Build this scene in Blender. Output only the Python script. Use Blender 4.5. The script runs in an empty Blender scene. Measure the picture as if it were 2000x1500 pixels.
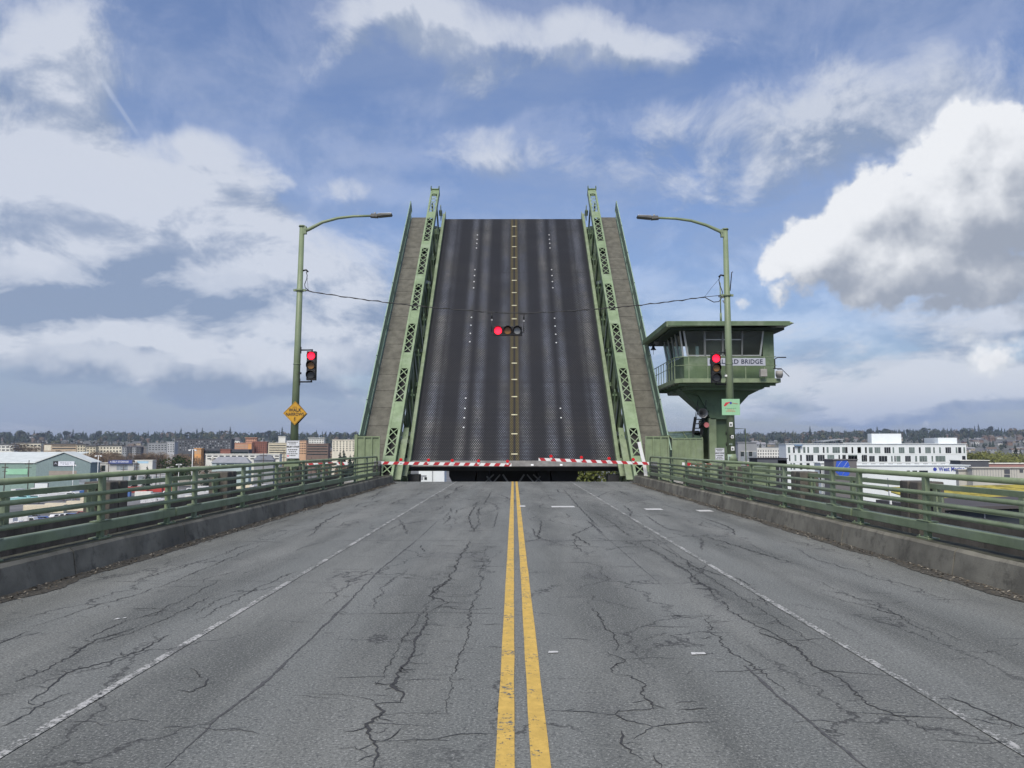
import bpy, bmesh, math, random
from math import radians as R, sin, cos, tan, atan, atan2, pi, sqrt
from mathutils import Vector, Matrix, noise as mnoise
random.seed(7)
S = bpy.context.scene
COL = S.collection

# ---------------------------------------------------------------- camera
F = 1500.0                       # focal length for a picture 2000 wide
PITCH = atan(124/F); YAW = atan(3/F)
CAMZ = 1.7
cam = bpy.data.cameras.new('camera'); cam.sensor_width = 36; cam.lens = 36*F/2000
cam.clip_start = 0.1; cam.clip_end = 20000
co = bpy.data.objects.new('camera', cam); COL.objects.link(co)
co.location = (0, 0, CAMZ); co.rotation_euler = (pi/2+PITCH, 0, YAW)
S.camera = co
CM = co.rotation_euler.to_matrix()
def W(px, py, Y):                # where the line of sight through a spot of the photo is at distance Y
    d = CM @ Vector(((px-1000)/F, -(py-750)/F, -1))
    return Vector((0, 0, CAMZ)) + d*(Y/d.y)
def G(px, py, z=0.0):            # the same, on the road surface
    d = CM @ Vector(((px-1000)/F, -(py-750)/F, -1))
    return Vector((0, 0, CAMZ)) + d*((z-CAMZ)/d.z)

# ---------------------------------------------------------------- light
S.view_settings.view_transform = 'Standard'; S.view_settings.look = 'None'
S.view_settings.gamma = 1; S.view_settings.exposure = 0.9
SUN_EL, SUN_AZ = R(48), R(193)   # azimuth clockwise from +Y
sd = bpy.data.lights.new('sun', 'SUN'); sd.energy = 2.1; sd.angle = R(32); sd.color = (1, .93, .81)
so = bpy.data.objects.new('sun', sd); COL.objects.link(so)
sv = Vector((sin(SUN_AZ)*cos(SUN_EL), cos(SUN_AZ)*cos(SUN_EL), sin(SUN_EL)))
so.rotation_euler = sv.to_track_quat('Z', 'Y').to_euler(); so.location = (0, -20, 60)

# ---------------------------------------------------------------- node helper
class N:
    def __init__(s, nt): s.nt = nt
    def n(s, t, ins=None, **kw):
        o = s.nt.nodes.new(t)
        for k, v in kw.items(): setattr(o, k, v)
        for k, v in (ins or {}).items():
            if hasattr(v, 'is_output') or isinstance(v, bpy.types.NodeSocket): s.nt.links.new(v, o.inputs[k])
            else: o.inputs[k].default_value = v
        return o
    def m(s, op, a, b=None, c=None, clamp=False):
        o = s.nt.nodes.new('ShaderNodeMath'); o.operation = op; o.use_clamp = clamp
        for i, v in enumerate((a, b, c)):
            if v is None: continue
            if isinstance(v, bpy.types.NodeSocket): s.nt.links.new(v, o.inputs[i])
            else: o.inputs[i].default_value = v
        return o.outputs[0]
    def v(s, op, a, b=None, out=0, scale=None):
        o = s.nt.nodes.new('ShaderNodeVectorMath'); o.operation = op
        for i, v in enumerate((a, b)):
            if v is None: continue
            if isinstance(v, bpy.types.NodeSocket): s.nt.links.new(v, o.inputs[i])
            else: o.inputs[i].default_value = v
        if scale is not None: o.inputs['Scale'].default_value = scale
        return o.outputs[out]
    def rng(s, v, a, b, c=0.0, d=1.0, smooth=True):
        o = s.nt.nodes.new('ShaderNodeMapRange'); o.interpolation_type = 'SMOOTHSTEP' if smooth else 'LINEAR'
        s.nt.links.new(v, o.inputs[0])
        for i, k in enumerate((a, b, c, d)): o.inputs[i+1].default_value = k
        return o.outputs[0]
    flat = False
    def noise(s, vec, scale, detail=4, rough=.5, dist=0.0, out=0):
        o = s.n('ShaderNodeTexNoise', {'Scale': scale, 'Detail': detail, 'Roughness': rough, 'Distortion': dist})
        if s.flat: o.noise_dimensions = '2D'
        if vec is not None: s.nt.links.new(vec, o.inputs['Vector'])
        return o.outputs[out]
    def mix(s, f, a, b):
        o = s.nt.nodes.new('ShaderNodeMix'); o.data_type = 'RGBA'
        for i, v in ((0, f), (6, a), (7, b)):
            if isinstance(v, bpy.types.NodeSocket): s.nt.links.new(v, o.inputs[i])
            elif i == 0: o.inputs[0].default_value = v
            else: o.inputs[i].default_value = (*v[:3], 1)
        return o.outputs[2]

# ---------------------------------------------------------------- sky with clouds (by direction)
world = bpy.data.worlds.new('World'); S.world = world; world.use_nodes = True
wt = world.node_tree; wt.nodes.clear(); w = N(wt)
def azel(px, py):
    d = (W(px, py, 100)-Vector((0, 0, CAMZ))).normalized()
    return atan2(d.x, d.y), math.asin(d.z)
# (px, py, half width, half height, weight) of the cloud masses
STR = [(230,430,430,190,.85),(300,590,470,110,.85),(560,600,260,140,.6),(60,60,210,170,.9),(120,140,150,90,.5),(100,330,320,120,.75),(320,390,260,95,.75),(60,480,350,130,.62),(430,500,300,110,.55),
       (620,560,260,110,.35),(250,620,430,90,.35),(250,695,560,80,1.25),(560,690,330,80,.85),(640,640,200,70,.45),(300,775,600,35,.4),
       (880,45,270,75,.95),(1120,85,200,70,.85),(760,15,180,60,.6),(640,100,140,45,.28),(1312,112,75,38,.85),(1225,115,60,50,.4),
       (930,285,140,55,.52),(1090,290,190,65,.5),(1240,240,110,60,.5),(960,340,180,50,.5),(1200,340,230,60,.4),
       (400,280,100,32,.55),(510,352,110,30,.42),(700,372,150,32,.5),(760,300,120,35,.35),(980,145,140,30,.35),
       (1500,150,260,110,.38),(1650,230,330,120,.38),(1900,120,220,140,.42),(1560,330,260,70,.36),(1350,420,200,70,.28),
       (1900,680,200,90,.8),(1640,765,360,55,.8),(1720,800,420,50,.6),(1280,700,300,90,.3),(1700,300,420,170,.5),(1300,60,200,60,.3),(1900,755,200,45,.62),(1500,700,150,70,.35),(1790,700,90,14,.4),
       (1960,600,160,80,.4),(1650,655,140,45,.25),(1500,560,120,70,.25),(1000,820,1200,24,.2),(-500,500,500,350,.6),(2600,400,500,350,.6)]
CUM = [(1950,690,110,50,.6),(1880,655,70,30,.45),(1610,560,150,60,.7),(1880,590,260,45,.8),(1900,500,260,120,.9),(1870,365,120,90,.9),(1700,470,200,110,.8),(1446,602,40,26,.5),(1530,505,90,70,1.0),(1620,500,150,115,1.1),(1690,430,110,95,1.0),(1780,400,130,115,1.0),(1800,530,280,95,1.1),
       (1850,330,120,95,.95),(1930,290,120,110,1.0),(2010,330,150,170,1.1),(1930,440,220,150,1.1),(1960,540,200,90,.9),(1745,345,60,50,.7),(2200,450,260,220,1)]
def group(name, blobs, kind):
    g = bpy.data.node_groups.new(name, 'ShaderNodeTree')
    g.interface.new_socket('V', in_out='INPUT', socket_type='NodeSocketVector')
    g.interface.new_socket('D', in_out='OUTPUT', socket_type='NodeSocketFloat')
    k = N(g); k.flat = True; gi = g.nodes.new('NodeGroupInput'); go = g.nodes.new('NodeGroupOutput')
    V = gi.outputs[0]
    wob = k.noise(V, 5, 3, .5, out=1)
    Vd = k.v('ADD', V, k.v('SCALE', k.v('SUBTRACT', wob, (.5,.5,.5)), scale=.07 if kind else .05))
    tot = None
    for (px, py, sx, sy, wg) in blobs:
        a, e = azel(px, py)
        d = k.v('LENGTH', k.v('MULTIPLY', k.v('SUBTRACT', Vd, (a, e, 0)), (F*.95/sx, F*.95/sy, 0)), out=1)
        f = k.m('MULTIPLY', k.rng(d, 1.25, .15), wg)
        if kind: tot = f if tot is None else k.m('ADD', tot, f)
        else: tot = f if tot is None else k.m('MAXIMUM', tot, f)
    if kind:      # soft layer: noise squeezed towards the horizon
        q_ = g.nodes.new('ShaderNodeSeparateXYZ'); g.links.new(V, q_.inputs[0])
        lg = k.m('MULTIPLY', k.m('LOGARITHM', k.m('MAXIMUM', k.m('ADD', q_.outputs[1], .12), .01), math.e), .62)
        V2 = k.n('ShaderNodeCombineXYZ', {0: q_.outputs[0], 1: lg}).outputs[0]
        n1 = k.noise(V2, 8, 9, .62, .25)
        n2 = k.noise(V2, 2.6, 3, .5)
        t = k.m('ADD', k.m('MULTIPLY', tot, .62), k.m('MULTIPLY', k.m('SUBTRACT', n1, .5), 1.35))
        t = k.m('ADD', t, k.m('MULTIPLY', k.m('SUBTRACT', n2, .5), .7))
        D = t
    else:         # piled cumulus: billowy noise
        vo = k.n('ShaderNodeTexVoronoi', {'Vector': k.v('ADD', V, k.v('SCALE', k.v('SUBTRACT', k.noise(V, 22, 4, .6, out=1), (.5,.5,.5)), scale=.03)), 'Scale': 13.0, 'Detail': 3.0, 'Roughness': .55}, feature='F1', voronoi_dimensions='2D')
        n1 = k.noise(V, 14, 8, .58)
        bil = k.m('SUBTRACT', .55, vo.outputs['Distance'])
        D = k.m('ADD', k.m('MULTIPLY', tot, 1.15), k.m('ADD', k.m('MULTIPLY', bil, .62), k.m('MULTIPLY', k.m('SUBTRACT', n1, .5), .85)))
    g.links.new(D, go.inputs[0])
    return g
gS = group('soft_cloud', STR, 1); gC = group('cumulus', CUM, 0)
geo = w.n('ShaderNodeTexCoord')
DIR = geo.outputs['Generated']
sx = w.n('ShaderNodeSeparateXYZ', {0: DIR})
az = w.m('ARCTAN2', sx.outputs[0], sx.outputs[1]); el = w.m('ARCSINE', sx.outputs[2])
AE = w.n('ShaderNodeCombineXYZ', {0: az, 1: el}).outputs[0]
def dens(g, off=(0, 0, 0)):
    o = wt.nodes.new('ShaderNodeGroup'); o.node_tree = g
    wt.links.new(w.v('ADD', AE, off) if any(off) else AE, o.inputs[0]); return o.outputs[0]
s0 = dens(gS); s1 = dens(gS, (-.014, .028, 0)); c0 = dens(gC); c1 = dens(gC, (-.028, .034, 0))
sa = w.m('MULTIPLY', w.rng(s0, .03, .80), .90)
slit = w.rng(w.m('ADD', w.m('MULTIPLY', w.m('SUBTRACT', s0, s1), 1.9), w.m('MULTIPLY', s0, .04)), -.42, .66)
BR = [(110,130,110,60,.5),(230,335,210,60,.7),(60,300,150,50,.3),(120,440,200,60,.3),(470,480,200,60,.25),(620,500,150,50,.2),(250,690,440,40,1.5),(620,690,170,50,1.1),(1650,775,300,28,1.2),(1850,740,160,30,.5),(930,60,240,50,.6),(1150,100,90,40,.5),(1312,112,50,25,.6),(950,280,90,40,.4),
      (200,610,500,40,-.45),(300,790,700,42,-.55),(1200,285,100,70,-.5),(1700,680,250,40,-.35),(1650,830,500,30,-.3),(60,230,150,30,-.3),(380,560,250,40,-.3),(100,530,300,40,-.35),(1650,240,250,90,-.25)]
def brt():
    g = bpy.data.node_groups.new('bright_parts', 'ShaderNodeTree'); g.interface.new_socket('V', in_out='INPUT', socket_type='NodeSocketVector'); g.interface.new_socket('D', in_out='OUTPUT', socket_type='NodeSocketFloat')
    k = N(g); k.flat = True; gi = g.nodes.new('NodeGroupInput'); go = g.nodes.new('NodeGroupOutput'); V = gi.outputs[0]
    Vd = k.v('ADD', V, k.v('SCALE', k.v('SUBTRACT', k.noise(V, 9, 4, .6, out=1), (.5,.5,.5)), scale=.09)); tot = None
    for (px, py, sx, sy, wg) in BR:
        a, e = azel(px, py); d = k.v('LENGTH', k.v('MULTIPLY', k.v('SUBTRACT', Vd, (a, e, 0)), (F*.95/sx, F*.95/sy, 0)), out=1)
        f = k.m('MULTIPLY', k.rng(d, 1.3, .1), wg); tot = f if tot is None else k.m('ADD', tot, f)
    g.links.new(tot, go.inputs[0]); return g
slit = w.m('ADD', slit, w.m('MULTIPLY', dens(brt()), .55), clamp=True)
scol = w.mix(slit, (.27, .345, .49), (.66, .70, .79))
scol = w.mix(w.rng(el, .09, .0, 0, .75), scol, (.27, .37, .63))
ca = w.rng(c0, .22, .66)
hgt = w.rng(w.m('SUBTRACT', el, w.m('MULTIPLY', w.m('SUBTRACT', az, .4), .45)), .13, .36, 0, 1, False)
hgt = w.m('MAXIMUM', hgt, w.m('MULTIPLY', w.m('MAXIMUM', w.rng(az, .2, .0), w.rng(el, .17, .13)), .55))
clit = w.m('ADD', w.m('ADD', w.m('MULTIPLY', w.m('SUBTRACT', c0, c1), .85), w.m('MULTIPLY', hgt, .75)), w.m('MULTIPLY', w.m('MINIMUM', c0, 2.4), -.16))
ccol = w.mix(w.rng(clit, -.45, .78), (.34, .385, .47), (.86, .88, .92))
# one thin contrail
a1, e1 = azel(195, 150); a2, e2 = azel(295, 300)
L_ = Vector((a2-a1, e2-e1, 0)); LN = L_.length; T_ = L_/LN; Nn = Vector((-T_.y, T_.x, 0))
rel = w.v('SUBTRACT', AE, (a1, e1, 0))
ct = w.v('DOT_PRODUCT', rel, tuple(T_), out=1); cn = w.v('DOT_PRODUCT', rel, tuple(Nn), out=1)
trail = w.m('MULTIPLY', w.rng(w.m('ABSOLUTE', cn), .0045, .0008), w.m('MULTIPLY', w.rng(ct, -.01, .02), w.rng(ct, LN*1.05, LN*.5)))
sky = w.n('ShaderNodeTexSky', sky_type='NISHITA', sun_disc=False, sun_elevation=SUN_EL, sun_rotation=SUN_AZ, air_density=1.3, dust_density=1.2, ozone_density=2.5)
hz = w.rng(el, .34, .0, .22, .50)
skyt = w.n('ShaderNodeMix', {0: 1.0, 6: sky.outputs[0], 7: (.95, 1.02, 1.32, 1)}, data_type='RGBA', blend_type='MULTIPLY').outputs[2]
skyc = skyt
bg1 = w.n('ShaderNodeBackground', {'Color': skyc, 'Strength': .053})
cloud = w.mix(ca, w.mix(w.m('MULTIPLY', trail, .5), scol, (.66,.72,.84)), ccol)
bg2 = w.n('ShaderNodeBackground', {'Color': cloud, 'Strength': .536})
alpha = w.m('MAXIMUM', w.m('MAXIMUM', sa, ca), w.m('MULTIPLY', trail, .45))
below = w.rng(el, -.01, .004)
alpha = w.m('MULTIPLY', w.m('MAXIMUM', alpha, hz), below)
vn = w.noise(w.v('MULTIPLY', AE, (1, 2.6, 1)), 3.2, 6, .6, .3)
veil = w.m('MULTIPLY', w.m('MULTIPLY', w.rng(vn, .36, .66), w.rng(el, .62, .12, .35, 1)), below)
bg3 = w.n('ShaderNodeBackground', {'Color': (.37, .45, .63, 1), 'Strength': .536})
m0 = w.n('ShaderNodeMixShader', {0: w.m('MULTIPLY', veil, .6), 1: bg1.outputs[0], 2: bg3.outputs[0]})
mx = w.n('ShaderNodeMixShader', {0: alpha, 1: m0.outputs[0], 2: bg2.outputs[0]})
wo = w.n('ShaderNodeOutputWorld', {0: mx.outputs[0]})
try:
    world.cycles.sampling_method = 'MANUAL'; world.cycles.sample_map_resolution = 512
except Exception: pass

# ---------------------------------------------------------------- materials
MATS = {}
def mat(name, col, rough=.6, metal=0.0, var=.25, vscale=3.0, bump=0.0, bscale=60.0, dirt=0.0, dirtcol=(.06,.05,.04), emit=0, spec=.5, streak=False):
    if name in MATS: return MATS[name]
    m = bpy.data.materials.new(name); m.use_nodes = True; t = m.node_tree; t.nodes.clear(); k = N(t)
    tc = k.n('ShaderNodeTexCoord').outputs['Object']
    n1 = k.noise(tc, vscale, 6, .6)
    c = k.mix(k.rng(n1, .3, .7), tuple(x*(1-var) for x in col), tuple(min(1, x*(1+var)) for x in col))
    if dirt:
        vv = k.v('MULTIPLY', tc, (1, 1, .15)) if streak else tc
        n2 = k.noise(vv, vscale*2.3, 7, .7)
        c = k.mix(k.m('MULTIPLY', k.rng(n2, .5, .72), dirt), c, dirtcol)
    if name.endswith('green_paint'):      # rust freckles and chalky faded patches
        c = k.mix(k.m('MULTIPLY', k.rng(k.noise(tc, 5.5, 7, .75), .62, .68), .55), c, (.10,.06,.035))
        c = k.mix(k.m('MULTIPLY', k.rng(k.noise(tc, .8, 4, .6), .48, .66), .35), c, (.27,.31,.24))
    b = k.n('ShaderNodeBsdfPrincipled', {'Base Color': c, 'Roughness': rough, 'Metallic': metal, 'Specular IOR Level': spec})
    if emit: t.links.new(c, b.inputs['Emission Color']); b.inputs['Emission Strength'].default_value = emit
    if bump:
        bn = k.n('ShaderNodeBump', {'Height': k.noise(tc, bscale, 6, .6), 'Strength': bump, 'Distance': .01})
        t.links.new(bn.outputs[0], b.inputs['Normal'])
    k.n('ShaderNodeOutputMaterial', {0: b.outputs[0]})
    MATS[name] = m; return m
green = mat('green_paint', (.185,.235,.135), .5, var=.16, vscale=2.2, bump=.2, bscale=25, dirt=.5, dirtcol=(.10,.125,.075), streak=True)
greenL = mat('pale_green_paint', (.20,.27,.15), .5, var=.15, vscale=1.6, bump=.15, bscale=18, dirt=.55, dirtcol=(.13,.17,.09), streak=True)
greenD = mat('deep_and_shaded_green_paint', (.095,.145,.075), .5, var=.1, vscale=1.5, dirt=.3, dirtcol=(.03,.05,.03), streak=True)  # deep tower green; on the truss chord sides it stands in for shade
greenF = mat('faded_green_paint', (.235,.335,.26), .5, var=.12, vscale=1.2, dirt=.3, dirtcol=(.1,.14,.1))
poleG = mat('pole_green_paint', (.175,.225,.13), .5, var=.08, vscale=1.5, dirt=.15, dirtcol=(.1,.14,.09))
black = mat('black_paint', (.012,.012,.013), .45, var=.2)
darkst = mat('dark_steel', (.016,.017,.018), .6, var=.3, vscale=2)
greyst = mat('grey_steel', (.22,.22,.22), .45, .6, var=.2, vscale=3, bump=.1)
alum = mat('aluminium', (.5,.51,.5), .4, .5, var=.1)
conc = mat('weathered_concrete', (.165,.156,.125), .9, var=.35, vscale=1.3, bump=.5, bscale=45, dirt=.75, dirtcol=(.045,.042,.036))
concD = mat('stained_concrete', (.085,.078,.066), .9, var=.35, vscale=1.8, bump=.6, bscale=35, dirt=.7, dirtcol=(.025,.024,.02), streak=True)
concL = mat('pale_concrete', (.3,.29,.27), .9, var=.2, vscale=2, bump=.3)
white = mat('white_paint', (.72,.73,.72), .5, var=.05, vscale=2)
redp = mat('red_paint', (.42,.02,.028), .45, var=.12, vscale=4)
redg = mat('red_lens', (.6,.015,.02), .25, var=.05)
glass = mat('dark_glass', (.02,.03,.032), .08, var=.3, vscale=.6, spec=.8)
glassG = mat('grey_green_glass', (.16,.22,.20), .15, var=.35, vscale=.5, spec=.7)
rust = mat('rusted_steel', (.14,.06,.035), .85, var=.4)
foliage = mat('foliage', (.05,.075,.02), .9, var=.45, vscale=.8)
foliageY = mat('spring_foliage', (.14,.15,.035), .9, var=.4, vscale=.5)
conifer = mat('conifer_needles', (.018,.034,.022), .95, var=.35, vscale=.2)
bark = mat('bark', (.09,.07,.055), .95, var=.3)
twig = mat('bare_twigs', (.16,.115,.075), .95, var=.3, vscale=.3)

def asphalt(name, a=(.104,.110,.102), b=(.202,.208,.192), paint=None, thr=(.42,.56)):
    m = bpy.data.materials.new(name); m.use_nodes = True; t = m.node_tree; t.nodes.clear(); k = N(t)
    tc = k.n('ShaderNodeTexCoord').outputs['Object']
    lng = k.v('MULTIPLY', tc, (1.0, .16, 1))
    base = k.mix(k.rng(k.noise(lng, 1.1, 5, .62), .3, .72), a, b)
    base = k.mix(k.m('MULTIPLY', k.rng(k.noise(tc, .55, 4, .6), .52, .75), .4), base, (.085,.088,.09))
    # worn wheel paths along the lanes
    X = k.n('ShaderNodeSeparateXYZ', {0: tc}).outputs[0]
    wv = k.m('SINE', k.m('MULTIPLY', k.m('ADD', k.m('ABSOLUTE', X), .15), 2*pi/1.45))
    base = k.mix(k.m('MULTIPLY', k.rng(wv, -.1, 1), .42), base, (.185,.196,.186))
    sp = k.noise(tc, 52, 4, .85); sp2 = k.noise(tc, 19, 4, .75)
    base = k.mix(k.m('MULTIPLY', k.rng(sp, .53, .66), .75), base, (.44,.44,.42))
    base = k.mix(k.m('MULTIPLY', k.rng(sp, .48, .36), .85), base, (.045,.047,.05))
    base = k.mix(k.m('MULTIPLY', k.rng(sp2, .47, .34), .5), base, (.06,.062,.064))
    # hairline cracks
    dv = k.v('ADD', k.v('MULTIPLY', tc, (1, .45, 1)), k.v('SCALE', k.v('SUBTRACT', k.noise(tc, 2.2, 5, .65, out=1), (.5,.5,.5)), scale=.55))
    vo = k.n('ShaderNodeTexVoronoi', {'Vector': dv, 'Scale': .8}, feature='DISTANCE_TO_EDGE')
    patch = k.rng(k.noise(k.v('MULTIPLY', tc, (1,.35,1)), .9, 3, .5), .44, .56)
    base = k.mix(k.m('MULTIPLY', k.rng(vo.outputs[0], .014, .002), k.m('MULTIPLY', patch, .7)), base, (.03,.03,.032))
    if paint:
        pn = k.noise(tc, 26, 6, .75); pn2 = k.noise(tc, 3, 3, .6)
        f = k.rng(k.m('ADD', pn, k.m('MULTIPLY', k.m('SUBTRACT', pn2, .5), .5)), thr[0], thr[1])
        pc = k.mix(k.rng(k.noise(tc, 9, 5, .7), .35, .7), tuple(x*.8 for x in paint), paint)
        base = k.mix(f, base, pc)
    bs = k.n('ShaderNodeBsdfPrincipled', {'Base Color': base, 'Roughness': .85, 'Specular IOR Level': .35})
    bn = k.n('ShaderNodeBump', {'Height': sp, 'Strength': .8, 'Distance': .008}); t.links.new(bn.outputs[0], bs.inputs['Normal'])
    k.n('ShaderNodeOutputMaterial', {0: bs.outputs[0]}); return m
asph = asphalt('worn_asphalt'); yel = asphalt('worn_yellow_paint', paint=(.66,.44,.11), thr=(.36,.44)); wht = asphalt('worn_white_paint', paint=(.5,.5,.48), thr=(.475,.595))
whtS = asphalt('white_marking_paint', paint=(.62,.62,.6), thr=(.3,.42))
crackm = mat('crack', (.040,.041,.042), .95, var=.3, vscale=20)
seamm = mat('seam', (.072,.073,.074), .95, var=.3, vscale=20)

def grating():
    m = bpy.data.materials.new('open_steel_grating'); m.use_nodes = True; t = m.node_tree; t.nodes.clear(); k = N(t)
    tc = k.n('ShaderNodeTexCoord').outputs['Object']; sp = k.n('ShaderNodeSeparateXYZ', {0: tc}); X, Y = sp.outputs[0], sp.outputs[1]
    P, Q = .105, .105
    row = k.m('FLOOR', k.m('DIVIDE', Y, Q)); odd = k.m('MULTIPLY', k.m('MODULO', k.m('ADD', row, 1000), 2), .5)
    u = k.m('SUBTRACT', k.m('FRACT', k.m('ADD', k.m('DIVIDE', X, P), odd)), .5)
    v = k.m('SUBTRACT', k.m('FRACT', k.m('DIVIDE', Y, Q)), .5)
    d = k.m('SQRT', k.m('ADD', k.m('MULTIPLY', u, u), k.m('MULTIPLY', k.m('MULTIPLY', v, v), 1.4)))
    dot = k.rng(d, .36, .14)
    AX = k.m('ABSOLUTE', X)
    tr = None
    for c, wd, a in ((.62,.5,.75),(2.1,.48,.95),(3.02,.42,.85),(4.82,.5,1.1),(4.35,.3,.35)):
        g = k.m('MULTIPLY', k.rng(k.m('ABSOLUTE', k.m('SUBTRACT', k.m('ADD', AX, k.m('MULTIPLY', k.m('SIGN', X), -.05)), c)), wd, 0), a)
        tr = g if tr is None else k.m('MAXIMUM', tr, g)
    nz = k.noise(k.v('MULTIPLY', tc, (1, .12, 1)), 2.2, 5, .6); nz2 = k.noise(tc, .5, 4, .6)
    tr = k.m('MULTIPLY', tr, k.rng(nz, .2, .7, .55, 1.15))
    amt = k.m('MULTIPLY', k.m('ADD', .07, k.m('MULTIPLY', tr, .66)), k.rng(nz2, .25, .75, .75, 1.2))
    hue = k.rng(k.noise(tc, .28, 4, .6), .42, .6)
    dc = k.mix(hue, (.44,.48,.58), (.56,.56,.54))
    fine = k.noise(tc, 14, 3, .8)
    base = k.mix(k.m('MULTIPLY', k.m('MULTIPLY', dot, amt), k.rng(fine, .3, .7, .5, 1.3)), k.mix(nz2, (.006,.007,.010), (.014,.014,.016)), dc)
    # yellow centre line showing on the bars
    yc = k.rng(k.m('ABSOLUTE', k.m('SUBTRACT', k.m('ABSOLUTE', k.m('SUBTRACT', X, .05)), .16)), .13, .07)
    base = k.mix(k.m('MULTIPLY', yc, k.m('ADD', .10, k.m('MULTIPLY', dot, .36))), base, (.30,.23,.05))
    # panel seams
    sm = k.rng(k.m('ABSOLUTE', k.m('SUBTRACT', k.m('FRACT', k.m('DIVIDE', Y, 1.55)), .5)), .012, .006)
    base = k.mix(k.m('MULTIPLY', sm, .5), base, (.01,.01,.012))
    b = k.n('ShaderNodeBsdfPrincipled', {'Base Color': base, 'Roughness': .6, 'Metallic': 0.0, 'Specular IOR Level': .25})
    bn = k.n('ShaderNodeBump', {'Height': dot, 'Strength': .4, 'Distance': .02}); t.links.new(bn.outputs[0], b.inputs['Normal'])
    k.n('ShaderNodeOutputMaterial', {0: b.outputs[0]}); return m
gratem = grating()

# ---------------------------------------------------------------- mesh builder
WL = {}
class MB:
    def __init__(s): s.v = []; s.f = []; s.mi = []; s.sm = []
    def add(s, vs, fs, m=0, smooth=False):
        b = len(s.v); s.v += [Vector(p) for p in vs]
        for f in fs: s.f.append([b+i for i in f]); s.mi.append(m); s.sm.append(smooth)
        return s
    def box(s, x0, x1, y0, y1, z0, z1, m=0):
        return s.add([(x0,y0,z0),(x1,y0,z0),(x1,y1,z0),(x0,y1,z0),(x0,y0,z1),(x1,y0,z1),(x1,y1,z1),(x0,y1,z1)],
                     [(0,3,2,1),(4,5,6,7),(0,1,5,4),(1,2,6,5),(2,3,7,6),(3,0,4,7)], m)
    def quad(s, a, b, c, d, m=0): return s.add([a,b,c,d], [(0,1,2,3)], m)
    def ring(s, p, d, r, n):
        d = Vector(d).normalized(); u = d.orthogonal().normalized(); w_ = d.cross(u)
        return [Vector(p)+u*(r*cos(2*pi*i/n))+w_*(r*sin(2*pi*i/n)) for i in range(n)]
    def cyl(s, p0, p1, r0, r1=None, n=12, m=0, caps=True):
        r1 = r0 if r1 is None else r1; d = Vector(p1)-Vector(p0)
        a = s.ring(p0, d, r0, n)+s.ring(p1, d, r1, n)
        s.add(a, [(i,(i+1)%n,n+(i+1)%n,n+i) for i in range(n)], m, True)
        if caps: s.add(a[:n], [tuple(range(n))[::-1]], m); s.add(a[n:], [tuple(range(n))], m)
        return s
    def tube(s, pts, r, n=8, m=0):
        pts = [Vector(p) for p in pts]; rr = r if isinstance(r, (list, tuple)) else [r]*len(pts)
        d0 = (pts[1]-pts[0]).normalized(); u = d0.orthogonal().normalized(); vs = []
        for i, p in enumerate(pts):
            d = (pts[min(i+1, len(pts)-1)]-pts[max(i-1, 0)]).normalized()
            u = (u-d*u.dot(d)).normalized(); w_ = d.cross(u)
            vs += [p+u*(rr[i]*cos(2*pi*j/n))+w_*(rr[i]*sin(2*pi*j/n)) for j in range(n)]
        fs = [(i*n+j, i*n+(j+1)%n, (i+1)*n+(j+1)%n, (i+1)*n+j) for i in range(len(pts)-1) for j in range(n)]
        s.add(vs, fs, m, True); s.add(vs[:n], [tuple(range(n))[::-1]], m); s.add(vs[-n:], [tuple(range(n))], m); return s
    def bar(s, p0, p1, wd, h, up=(0,0,1), m=0):
        p0 = Vector(p0); p1 = Vector(p1); d = (p1-p0).normalized(); up = Vector(up)
        sd_ = d.cross(up)
        if sd_.length < 1e-4: sd_ = d.orthogonal()
        sd_.normalize(); up = sd_.cross(d).normalized(); a = sd_*wd/2; b = up*h/2
        vs = [p-a-b for p in (p0,)]+[p0+a-b, p0+a+b, p0-a+b, p1-a-b, p1+a-b, p1+a+b, p1-a+b]
        return s.add(vs, [(0,3,2,1),(4,5,6,7),(0,1,5,4),(1,2,6,5),(2,3,7,6),(3,0,4,7)], m)
    def prism(s, poly, off, m=0):
        n = len(poly); a = [Vector(p) for p in poly]; b = [p+Vector(off) for p in a]
        return s.add(a+b, [tuple(range(n))[::-1], tuple(range(n, 2*n))]+[(i,(i+1)%n,n+(i+1)%n,n+i) for i in range(n)], m)
    def build(s, name, mats, parent=None, bevel=0.0, world=True):
        me = bpy.data.meshes.new(name)
        off = WL.get(parent.name, Vector()) if (parent and world) else Vector()
        me.from_pydata([v-off for v in s.v], [], s.f)
        mats = mats if isinstance(mats, (list, tuple)) else [mats]
        for q in mats: me.materials.append(q)
        me.polygons.foreach_set('material_index', s.mi); me.polygons.foreach_set('use_smooth', s.sm)
        bm = bmesh.new(); bm.from_mesh(me); bmesh.ops.remove_doubles(bm, verts=bm.verts, dist=1e-5) if len(s.v) < 60000 else None
        bmesh.ops.recalc_face_normals(bm, faces=bm.faces); bm.to_mesh(me); bm.free()
        o = bpy.data.objects.new(name, me); COL.objects.link(o)
        if parent: o.parent = parent; WL[o.name] = off.copy()
        if bevel:
            b = o.modifiers.new('bevel', 'BEVEL'); b.width = bevel; b.segments = 2; b.limit_method = 'ANGLE'
        return o
def tag(o, label=None, cat=None, group=None, kind=None):
    if label: o['label'] = label
    if cat: o['category'] = cat
    if group: o['group'] = group
    if kind: o['kind'] = kind
    return o
def thing(name, label, cat, loc=(0,0,0), group=None, rz=0):
    o = bpy.data.objects.new(name, None); o.empty_display_size = .3; COL.objects.link(o); o.location = loc
    o.rotation_euler = (0, 0, rz); WL[o.name] = Vector(loc); return tag(o, label, cat, group)
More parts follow.
